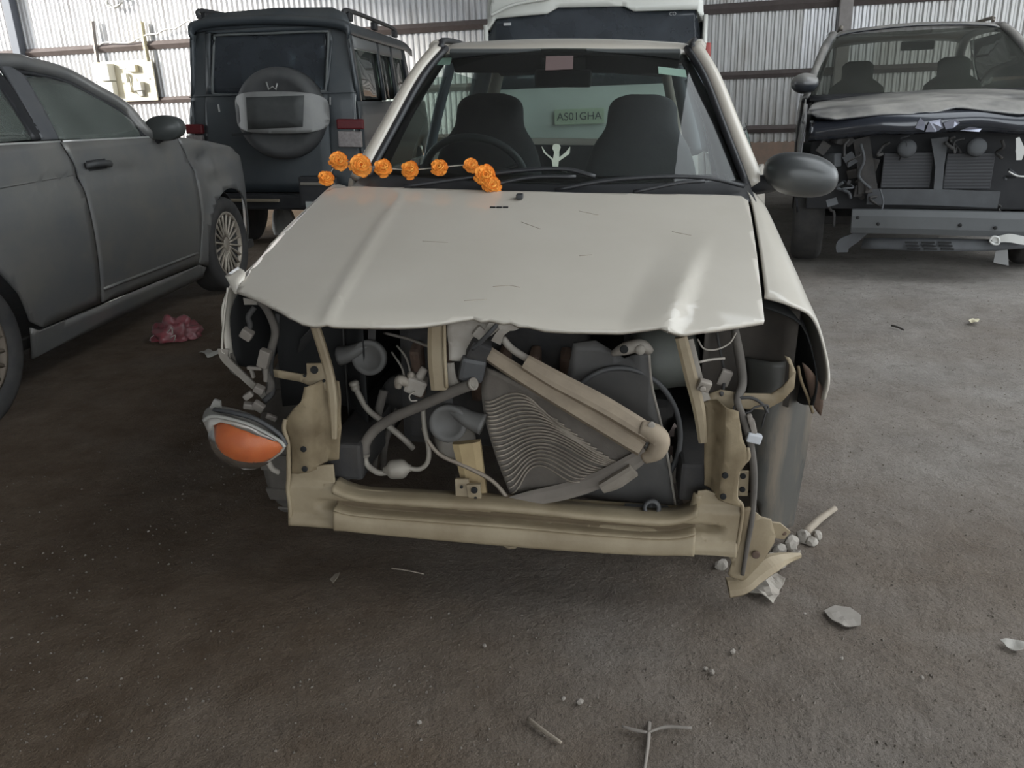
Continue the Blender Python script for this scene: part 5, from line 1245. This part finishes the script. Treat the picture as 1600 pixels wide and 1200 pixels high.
loft('windscreen', [[(u, 1.0 - .10 * (1 - (u / .78) ** 2), 1.15) for u in (-.78, -.4, 0, .4, .78)], [(u * .9, 1.45 - .08 * (1 - (u / .78) ** 2), 1.40) for u in (-.78, -.4, 0, .4, .78)], [(u * .78, 1.93 - .06 * (1 - (u / .78) ** 2), 1.62) for u in (-.78, -.4, 0, .4, .78)]], glassm('dull_screen', (.38, .40, .36), dirt_haze=.14, dcol=(.30, .31, .28)), rs_, 4, 4)
loft('scuttle', [[(u, .90 - .10 * (1 - (u / .78) ** 2), 1.125) for u in (-.78, -.4, 0, .4, .78)], [(u, 1.01 - .10 * (1 - (u / .78) ** 2), 1.16) for u in (-.78, -.4, 0, .4, .78)]], MT['trim_black'], rs_, 3, 2, sol=.01)
for u in (-.38, .38):
    loft('front_seat', [[(u + hw * math.cos(a), 2.2 + (z - .7) * .25 + .07 * math.sin(a), z) for a in [2 * math.pi * k / 10 for k in range(10)]] for z, hw in ((.6, .24), (1.0, .24), (1.2, .22), (1.27, .13), (1.38, .13), (1.42, .08))], pbr('seat_tan', (.12, .11, .10), .9), rs_, 2, 2, close_u=True, caps=True)
box('rear_view_mirror', (0, 1.70, 1.50), (.24, .03, .07), MT['trim_black'], rs_, bev=.012)
loft('dashboard', [[(u, v, z) for u in (-.75, 0, .75)] for v, z in ((.98, 1.10), (1.3, 1.14), (1.5, 1.10), (1.52, .8))], MT['dark_plastic'], rs_, 2, 3, sol=.01)
loft('tailgate', [[(u, 4.1, z) for u in (-.75, 0, .75)] for z in (.4, .8, 1.12)], nk, rs_, 2, 2, sol=.02)
box('floor_pan', (0, 2.3, .30), (1.5, 3.5, .06), MT['engine_dark'], rs_, bev=.01)
# exposed front
ek = MT['engine_dark']; gk = pbr('greasy_grey', (.075, .08, .085), .7, var=(.05, .05, .055), vs=9, vamt=.5, bump=.1)
pan = box('front_panel', (0, .26, .70), (1.52, .05, .56), pbr('bay_black', (.022, .023, .026), .8, var=(.04, .04, .042), vs=9), rs_, bev=.01)
for px in ([(1379, 240), (1457, 238), (1456, 293), (1378, 295)], [(1476, 240), (1552, 240), (1552, 295), (1478, 296)]):
    q = [Q(x, y, .10) for x, y in px]; c_ = np.mean(q, 0); w_ = q[1][0] - q[0][0]; h_ = q[0][2] - q[3][2]
    rr_ = box('radiator', (c_[0], .14, c_[2]), (w_, .05, h_), pbr('radiator_dark', (.05, .05, .055), .7), rs_, bev=.004)
    for k in range(11): box('radiator_tube', (c_[0], .112, c_[2] - h_ / 2 + h_ * (k + .5) / 11), (w_ * .96, .008, h_ * .035), gk, rr_, bev=0)
for x, y in ((1417, 232), (1526, 230)):
    lathe('horn', [(.0, .03), (.035, .03), (.055, .02), (.058, -.01), (.04, -.03), (0, -.03)], gk, rs_, Q(x, y, .06), (0, -1, .1), n=20)
strip('latch_support', [Q(1468, 215, .08), Q(1468, 260, .07), Q(1465, 300, .05), Q(1468, 312, .05)], [.10, .05, .05, .09], gk, rs_, t=.012)
strip('lower_rail', [Q(1355, 307, .08), Q(1450, 308, .05), Q(1560, 312, .06)], .10, gk, rs_, t=.015)
bb = strip('bumper_beam', [Q(1330, 345, -.02), Q(1400, 346, -.06), Q(1480, 348, -.07), Q(1560, 350, -.06), Q(1640, 352, -.02), Q(1700, 355, .0)], .15, pbr('beam_grey', (.10, .105, .11), .55, .2, var=(.085, .088, .09), vs=8), rs_, t=.03, bend=.01)
for x, y in ((1372, 350), (1340, 340), (1500, 352), (1555, 356)): lathe('beam_hole', [(.012, 0), (.012, .004), (0, .005)], MT['hole_black'], bb, Q(x, y, -.115), (0, -1, 0), n=10)
und = loft('splash_panel', [[Q(1350, 372, .0), Q(1440, 372, -.06), Q(1540, 374, -.05), Q(1600, 374, 0)], [Q(1345, 388, -.02), Q(1440, 392, -.10), Q(1540, 392, -.08), Q(1600, 388, -.02)]], gk, rs_, 4, 3, sol=.01)
for k in range(3):
    for j in range(3): q = Q(1424 + k * 26 + j * 2, 379 + j * 5, -.10); box('vent_slot', (q[0], q[1], q[2]), (.075, .02, .010), MT['hole_black'], und, bev=.002)
strip('hanging_flap', [Q(1352, 360, -.02), Q(1335, 372, -.02), Q(1318, 382, -.02), Q(1316, 394, -.02)], [.05, .07, .09, .07], gk, rs_, t=.006)
strip('chassis_leg', [Q(1345, 215, .12), Q(1352, 260, .10), Q(1356, 300, .10)], [.10, .10, .12], ek, rs_, t=.03)
for k, (x, y, s_) in enumerate(((1348, 235, .05), (1352, 258, .06), (1345, 280, .05), (1362, 290, .04), (1335, 270, .06), (1300, 250, .09), (1310, 215, .08), (1290, 280, .10))):
    box('crushed_part', Q(x, y, .12), (s_, .06, s_ * 1.3), gk if k % 2 else ek, rs_, rot=(.2 * k, .3 * k, .1), bev=.01)
tube('crushed_pipe', [Q(1375, 295, .0), Q(1380, 315, -.02), Q(1377, 332, -.04)], .006, gk, rs_, n=6)
tube('crushed_pipe', [Q(1345, 225, .05), Q(1350, 250, .03), Q(1342, 275, .05), Q(1360, 295, .04)], .010, gk, rs_, n=6)
pw = pbr('broken_white', (.55, .55, .53), .6)
strip('broken_bracket', [Q(1590, 215, .0), Q(1594, 235, .0), Q(1592, 250, .0)], [.02, .05, .03], pw, rs_, t=.004)
tube('broken_bracket', [Q(1576, 268, .0), Q(1590, 275, -.01), Q(1610, 276, .0)], .006, pw, rs_, n=5)
strip('tow_bracket', [Q(1550, 376, -.10), Q(1575, 372, -.11), Q(1600, 376, -.10), Q(1630, 380, -.08)], [.03, .05, .05, .04], pw, rs_, t=.006)
tube('tow_eye', [Q(x, y, -.11) for x, y in ((1552, 370), (1560, 372), (1560, 381), (1552, 381), (1547, 376))], .007, pw, rs_, n=6, closed=True)
mesh('mud_flap', [Q(1556, 388, .1), Q(1574, 386, .1), Q(1576, 415, .1), Q(1552, 410, .1)], [(0, 1, 2, 3)], pbr('flap_grey', (.30, .30, .30), .7, dust=(.4, .4, .38), damt=.4), rs_, smooth=False, sol=.01)

# more of the torn wiring and brackets across the open front of the crashed SUV
rg = random.Random(11)
for k in range(16):
    x0, y0 = rg.choice(((1285, 1370), (1560, 1640), (1370, 1560))), rg.uniform(212, 318)
    x0 = rg.uniform(*x0)
    if 1370 < x0 < 1560 and 236 < y0 < 300: y0 = rg.uniform(206, 228)
    pts = [Q(x0 + rg.uniform(-14, 14), y0 + j * rg.uniform(4, 13), .06 + rg.uniform(-.04, .06)) for j in range(4)]
    tube('torn_wire', pts, rg.uniform(.004, .011), rg.choice((gk, ek, MT['rubber'])), rs_, n=5)
for k in range(10):
    x0, y0 = rg.uniform(1272, 1372), rg.uniform(215, 325)
    box('torn_bracket', Q(x0, y0, .10 + rg.uniform(-.05, .05)), (rg.uniform(.02, .08), .02, rg.uniform(.02, .09)), rg.choice((gk, ek, ek)), rs_, rot=(rg.uniform(-.5, .5), rg.uniform(-.8, .8), rg.uniform(-.4, .4)), bev=.004)
# ------------------------------------------------------------------ things on the wall
WV = lambda x, y, v=-.1: WALL.V(x, y, v)
mb = tag(empty('meter_board', WALL), 'cream electrical board with meter boxes on the back wall', 'electrical board')
cream = pbr('board_cream', (.66, .62, .48), .6, var=(.56, .52, .40), vs=4)
bu0, bu1 = WV(148, 97)[0], WV(243, 120)[0]; bz1, bz0 = WV(190, 95)[2], WV(215, 158)[2]
box('board_panel', ((bu0 + bu1) / 2, -.12, (bz0 + bz1) / 2), (bu1 - bu0, .03, bz1 - bz0), cream, mb, bev=.004)
wb = pbr('box_white', (.75, .75, .72), .5); gb = pbr('box_grey', (.40, .40, .38), .5)
def wbox(nm, x0, y0, x1, y1, dep, mat):
    a, b = WV(x0, y0, -.14), WV(x1, y1, -.14)
    return box(nm, ((a[0] + b[0]) / 2, -.135 - dep / 2, (a[2] + b[2]) / 2), (abs(b[0] - a[0]), dep, abs(a[2] - b[2])), mat, mb, bev=.01)
wbox('meter_box', 155, 101, 182, 126, .16, wb); wbox('meter_box', 158, 129, 186, 150, .12, wb)
wbox('switch_box', 200, 102, 217, 112, .08, cream); wbox('junction_box', 193, 115, 203, 129, .07, wb)
wbox('fuse_box', 213, 128, 227, 141, .10, wb); wbox('cable_gland', 217, 141, 227, 150, .06, gb); wbox('switch_box', 200, 129, 211, 143, .09, cream)
lathe('bolt', [(.012, 0), (.012, .01), (0, .012)], gb, mb, WV(234, 123, -.135), (0, -1, 0), n=8)
wc = pbr('cable_white', (.62, .62, .60), .6)
tube('board_wire', [WV(203, 120, -.2), WV(207, 137, -.22), WV(214, 146, -.2), WV(222, 150, -.18)], .008, gb, mb, n=5)
tube('board_wire', [WV(187, 106, -.2), WV(194, 108, -.22), WV(200, 105, -.2)], .008, wc, mb, n=5)
p_ = tag(tube('wall_post', [WV(221, 34, -.13), WV(226, 66, -.13), WV(231, 95, -.13)], .055, pbr('post_cream', (.60, .54, .36), .7), None, n=4, flat=.5, straight=True, smooth=False), 'short cream post above the electrical board', 'post')
p2_ = tag(tube('wall_post', [WV(144, 33, -.13), WV(148, 66, -.13), WV(153, 97, -.13)], .045, steel_pale, None, n=4, flat=.5, straight=True, smooth=False), 'short grey post at the corner of the electrical board', 'post')
c1 = tag(tube('wall_cable', [WV(155, 70, -.12), WV(165, 66, -.14), (WV(190, 67, -.14)), WV(205, 66, -.14), WV(220, 58, -.14), WV(232, 54, -.16), WV(245, 53, -.14), WV(258, 46, -.14), WV(275, 44, -.14), WV(293, 33, -.14), WV(299, 36, -.14), WV(306, 52, -.14)], .014, wc, None, n=5), 'white cable strung along the corrugated wall above the electrical board', 'cable')
cl = []
for k in range(40):
    a = k / 40 * 2 * math.pi * 4
    q = WV(178 + (12 + 2 * math.sin(k)) * math.cos(a), 2 + (9 + 2 * math.cos(k * 1.7)) * math.sin(a), -.12 - .002 * k); cl.append(q)
c2 = tag(tube('cable_coil', cl, .010, wc, None, n=5, res=3), 'coil of pale cable hanging high on the corrugated wall', 'cable')
for o in (p_, p2_, c1, c2):
    o.location = WALL.o; o.rotation_euler = (0, 0, -WALL.yaw)

# ------------------------------------------------------------------ litter on the ground
G = lambda x, y, z=0.0: WORLD.P(x, y, 'z', z)
def lump(name, px, py, sx, sy, sz, mat, label, catg, rot=0.0, seed=0, flat=False, group=None, sub=2, jag=.35):
    c = G(px, py); bm = bmesh.new()
    bmesh.ops.create_icosphere(bm, subdivisions=sub, radius=1.0)
    for v in bm.verts:
        n_ = noise.noise(v.co * 1.6 + Vector((seed * 3.1, seed * 1.7, 0)))
        d_ = v.co * (1 + jag * n_)
        v.co = Vector((d_.x * sx, d_.y * sy, max(-.25, d_.z) * sz))
    o = from_bm(name, bm, mat, None, smooth=False)
    o.location = (c[0], c[1], sz * .22 - .006); o.rotation_euler = (0, 0, rot)
    return tag(o, label, catg, group)
def flake(name, pts, mat, label, catg, lift=.01, group=None, sol=.002):
    q = [G(x, y) for x, y in pts]; c = np.mean(q, 0); sd = len(label) * 1.37
    def f(a, b): return (a - c[0], b - c[1], max(.002, lift * (.45 + .9 * noise.noise(Vector((a * 14, b * 14, sd))) + .4 * noise.noise(Vector((a * 40, b * 40, sd))))))
    ext = max(max(p[0] for p in q) - min(p[0] for p in q), .02)
    jag = []
    for i, p in enumerate(q):
        p2 = q[(i + 1) % len(q)]
        for t in (0, .35, .7):
            x_, y_ = p[0] + (p2[0] - p[0]) * t, p[1] + (p2[1] - p[1]) * t
            n_ = noise.noise_vector(Vector((x_ * 30, y_ * 30, sd))) * ext * .05
            jag.append((x_ + n_.x, y_ + n_.y))
    o = sheet(name, jag, f, mat, None, step=ext / 7, sol=sol, smooth=False)
    o.location = (c[0], c[1], 0)
    return tag(o, label, catg, group)
def stick(name, pts, r, mat, label, catg='stick', branches=()):
    q = [G(x, y) for x, y in pts]; c = q[0]
    o = tube(name, [(p[0] - c[0], p[1] - c[1], r * .9 + .002 * (i % 2)) for i, p in enumerate(q)], [r, r * .9, r * .7], mat, None, n=6)
    o.location = (c[0], c[1], 0)
    for b in branches:
        q2 = [G(x, y) for x, y in b]; tube('branch', [(p[0] - c[0], p[1] - c[1], r * .9 + .004) for p in q2], [r * .5, r * .75, r * .6], mat, o, n=6)
    return tag(o, label, catg)
wood = pbr('dry_wood', (.34, .29, .23), .85, var=(.22, .18, .14), vs=30); wood2 = pbr('grey_wood', (.26, .23, .20), .85, var=(.17, .15, .13), vs=30)
paper = pbr('pale_paper', (.50, .48, .44), .8, var=(.40, .37, .33), vs=20); conc = pbr('concrete_lump', (.36, .33, .29), .9, var=(.25, .22, .19), vs=18, bump=.3)
stick('stick', [(826, 1126), (850, 1146), (877, 1163)], .0048, wood, 'short pale stick on the dark earth near the bottom middle')
stick('twig', [(1014, 1132), (1012, 1165), (1006, 1210)], .0050, wood2, 'forked grey twig at the bottom edge', branches=([(972, 1140), (992, 1146), (1011, 1150)], [(1012, 1150), (1040, 1141), (1081, 1143)]))
stick('twig', [(612, 889), (635, 893), (662, 898)], .0025, wood, 'thin straw lying in front of the white car')
stick('stick', [(1258, 838), (1280, 818), (1304, 800)], .013, wood, 'thick pale stick lying beside the torn wing of the white car')
stick('twig', [(1393, 510), (1402, 513), (1412, 517)], .006, pbr('dark_twig', (.05, .045, .04), .9), 'small dark twig on the pale dust in front of the crashed SUV')
flake('paper_scrap', [(1562, 1003), (1580, 1002), (1598, 1010), (1600, 1019), (1585, 1018), (1572, 1012)], paper, 'pale torn paper scrap near the right edge', 'paper', lift=.015)
flake('paper_scrap', [(311, 551), (325, 548), (345, 551), (342, 557), (325, 559)], paper, 'flat pale scrap on the ground above the loose headlamp', 'paper', lift=.02)
flake('paper_scrap', [(277, 432), (283, 428), (287, 433)], paper, 'small white scrap beneath the sill of the grey sedan', 'paper', lift=.02)
flake('paper_scrap', [(292, 433), (302, 426), (310, 434), (300, 436)], paper, 'larger white scrap beneath the sill of the grey sedan', 'paper', lift=.03)
flake('leaf', [(1513, 506), (1520, 500), (1530, 504), (1526, 509)], pbr('straw_leaf', (.55, .50, .36), .8), 'small yellowish leaf on the pale dust before the crashed SUV', 'leaf', lift=.03)
flake('paper_scrap', [(516, 908), (523, 899), (531, 897), (527, 905), (521, 912)], wood, 'brown bark flake in front of the white car', 'bark', lift=.008)
lump('stone', 1127, 884, .018, .014, .022, conc, 'round pale stone beneath the torn apron', 'stone', seed=2)
# rubble beside the torn wing
RUB = [(1218, 856, .022), (1236, 846, .026), (1256, 836, .024), (1268, 842, .018), (1240, 862, .014), (1276, 832, .016), (1206, 866, .015)]
for k, (x, y, s) in enumerate(RUB):
    lump('concrete_chip', x, y + 5, s, s * .8, s * 1.1, conc, ['large grey concrete chip in the heap under the torn wing', 'grey concrete chip in the middle of the heap under the torn wing', 'grey concrete chip next to the thick pale stick', 'small concrete chip touching the thick pale stick', 'small concrete chip in front of the heap', 'concrete chip at the far end of the heap', 'concrete chip nearest the torn apron'][k], 'concrete chip', rot=k, seed=k + 4, group='concrete chips under the torn wing')
plast = pbr('broken_plaster', (.42, .38, .33), .85, var=(.30, .26, .22), vs=18, bump=.2)
flake('plaster_sheet', [(1166, 926), (1185, 905), (1210, 898), (1226, 908), (1216, 930), (1206, 946), (1190, 936)], plast, 'broken pale plaster sheet beside the foot of the torn apron', 'plaster', lift=.030)
flake('plaster_sheet', [(1212, 884), (1238, 866), (1252, 868), (1236, 882), (1222, 892)], plast, 'narrow pale plaster strip next to the rubble heap', 'plaster', lift=.02)
flake('cement_patch', [(1288, 956), (1304, 948), (1326, 950), (1346, 962), (1344, 978), (1320, 982), (1302, 972)], pbr('dried_cement', (.33, .30, .265), .95, var=(.24, .215, .19), vs=25), 'crumbled patch of dried cement on the ground at the right', 'cement', lift=.008)
lump('concrete_block', 446, 364, .13, .11, .26, pbr('rough_concrete', (.42, .41, .38), .9, var=(.32, .31, .29), vs=14, bump=.4), 'rough concrete lump under the bumper of the dark boxy SUV', 'concrete block', seed=9, jag=.2)
# red plastic bag
bgc = G(275, 528)
bm = bmesh.new(); bmesh.ops.create_icosphere(bm, subdivisions=4, radius=1.0)
for v in bm.verts:
    n1 = noise.noise(v.co * 2.2); n2 = noise.noise(v.co * 6 + Vector((5, 0, 0)))
    d_ = v.co * (1 + .45 * n1 + .22 * n2); v.co = Vector((d_.x * .125, d_.y * .09, max(-.2, d_.z) * .10))
bag = from_bm('plastic_bag', bm, pbr('bag_red', (.26, .035, .05), .35, var=(.20, .13, .13), vs=22, vamt=.6), None)
bag.location = (bgc[0], bgc[1], .018)
tag(bag, 'crumpled red plastic bag on the ground beside the grey sedan', 'plastic bag')
for k, (pts) in enumerate(([(262, 520), (268, 512), (270, 522)], [(266, 528), (274, 524), (272, 533)])):
    q = [WORLD.P(x, y, 'v', bgc[1] - .10) for x, y in pts]
    tube('bag_print', [(p[0] - bgc[0], p[1] - bgc[1], p[2] - .018) for p in q], .006, paper, bag, n=4, flat=.4)
# loose stones one can pick out, then the fine gravel
STN = [(906, 1099, .0095, 'largest pale pebble, right above the short pale stick'), (1145, 1020, .009, 'pale pebble between the forked twig and the cement patch'), (1112, 1052, .008, 'larger of two pebbles above the forked twig'), (1102, 1046, .006, 'smaller of two pebbles above the forked twig'),
       (880, 1093, .006, 'small pebble beside the largest pale pebble'), (757, 1010, .006, 'pebble on the dark earth in the middle, in front of the car'), (1257, 960, .005, 'small pebble left of the dried cement patch'), (1315, 1030, .006, 'pebble below the dried cement patch'), (1440, 1060, .006, 'pebble on the grey dust towards the right paper scrap'), (655, 1130, .006, 'pebble on the dark earth left of the short pale stick'), (232, 831, .005, 'lone pebble on the dark earth at the left, below the headlamp')]
smesh = []
for k in range(3):
    bm = bmesh.new(); bmesh.ops.create_icosphere(bm, subdivisions=1, radius=1.0)
    for v in bm.verts: v.co = v.co * (1 + .3 * noise.noise(v.co * 2 + Vector((k * 5, 0, 0)))); v.co.z *= .7
    me = bpy.data.meshes.new('pebble'); bm.to_mesh(me); bm.free(); me.materials.append(pbr('pebble_grey', (.30, .27, .235), .9, var=(.2, .175, .15), vs=4)); smesh.append(me)
for k, (x, y, r, lb_) in enumerate(STN):
    o = bpy.data.objects.new('pebble', smesh[k % 3]); COL.objects.link(o); c = G(x, y); o.location = (c[0], c[1], r * .5); o.scale = (r, r * .85, r); o.rotation_euler = (0, 0, k)
    tag(o, lb_, 'pebble', 'loose pebbles on the earth floor')
rnd = random.Random(3); gvs, gfs = [], []
base = [(1, 0, 0), (-.5, .85, 0), (-.5, -.85, 0), (0, 0, .9), (.4, .3, .75)]
for k in range(16000):
    y = .75 + 6.3 * rnd.random() ** 1.9; x = rnd.uniform(-.75, .75) * (y + .6)
    q_ = CAR.inv((x, y, 0))
    if -.9 < q_[0] < .9 and -.02 < q_[1] < 3.7: continue
    r = .0012 + .0042 * rnd.random() ** 5; a = rnd.random() * 6.28; b = len(gvs)
    for px_, py_, pz_ in ((1, 0, -.4), (-.5, .87, -.4), (-.6, -.8, -.4), (.1, .05, .8), (.75, .6, .2)):
        gvs.append((x + r * (px_ * math.cos(a) - py_ * math.sin(a)), y + r * (px_ * math.sin(a) + py_ * math.cos(a)), gz(x, y) + r * pz_ + .001))
    gfs += [(b, b + 4, b + 3), (b + 4, b + 1, b + 3), (b + 1, b + 2, b + 3), (b + 2, b, b + 3), (b, b + 1, b + 4)]
gr = mesh('gravel', gvs, gfs, pbr('gravel_mix', (.10, .082, .065), .95, var=(.20, .175, .15), vs=3.0, vamt=.6), None, smooth=False)
tag(gr, 'fine gravel scattered over the packed earth', 'gravel', kind='stuff')
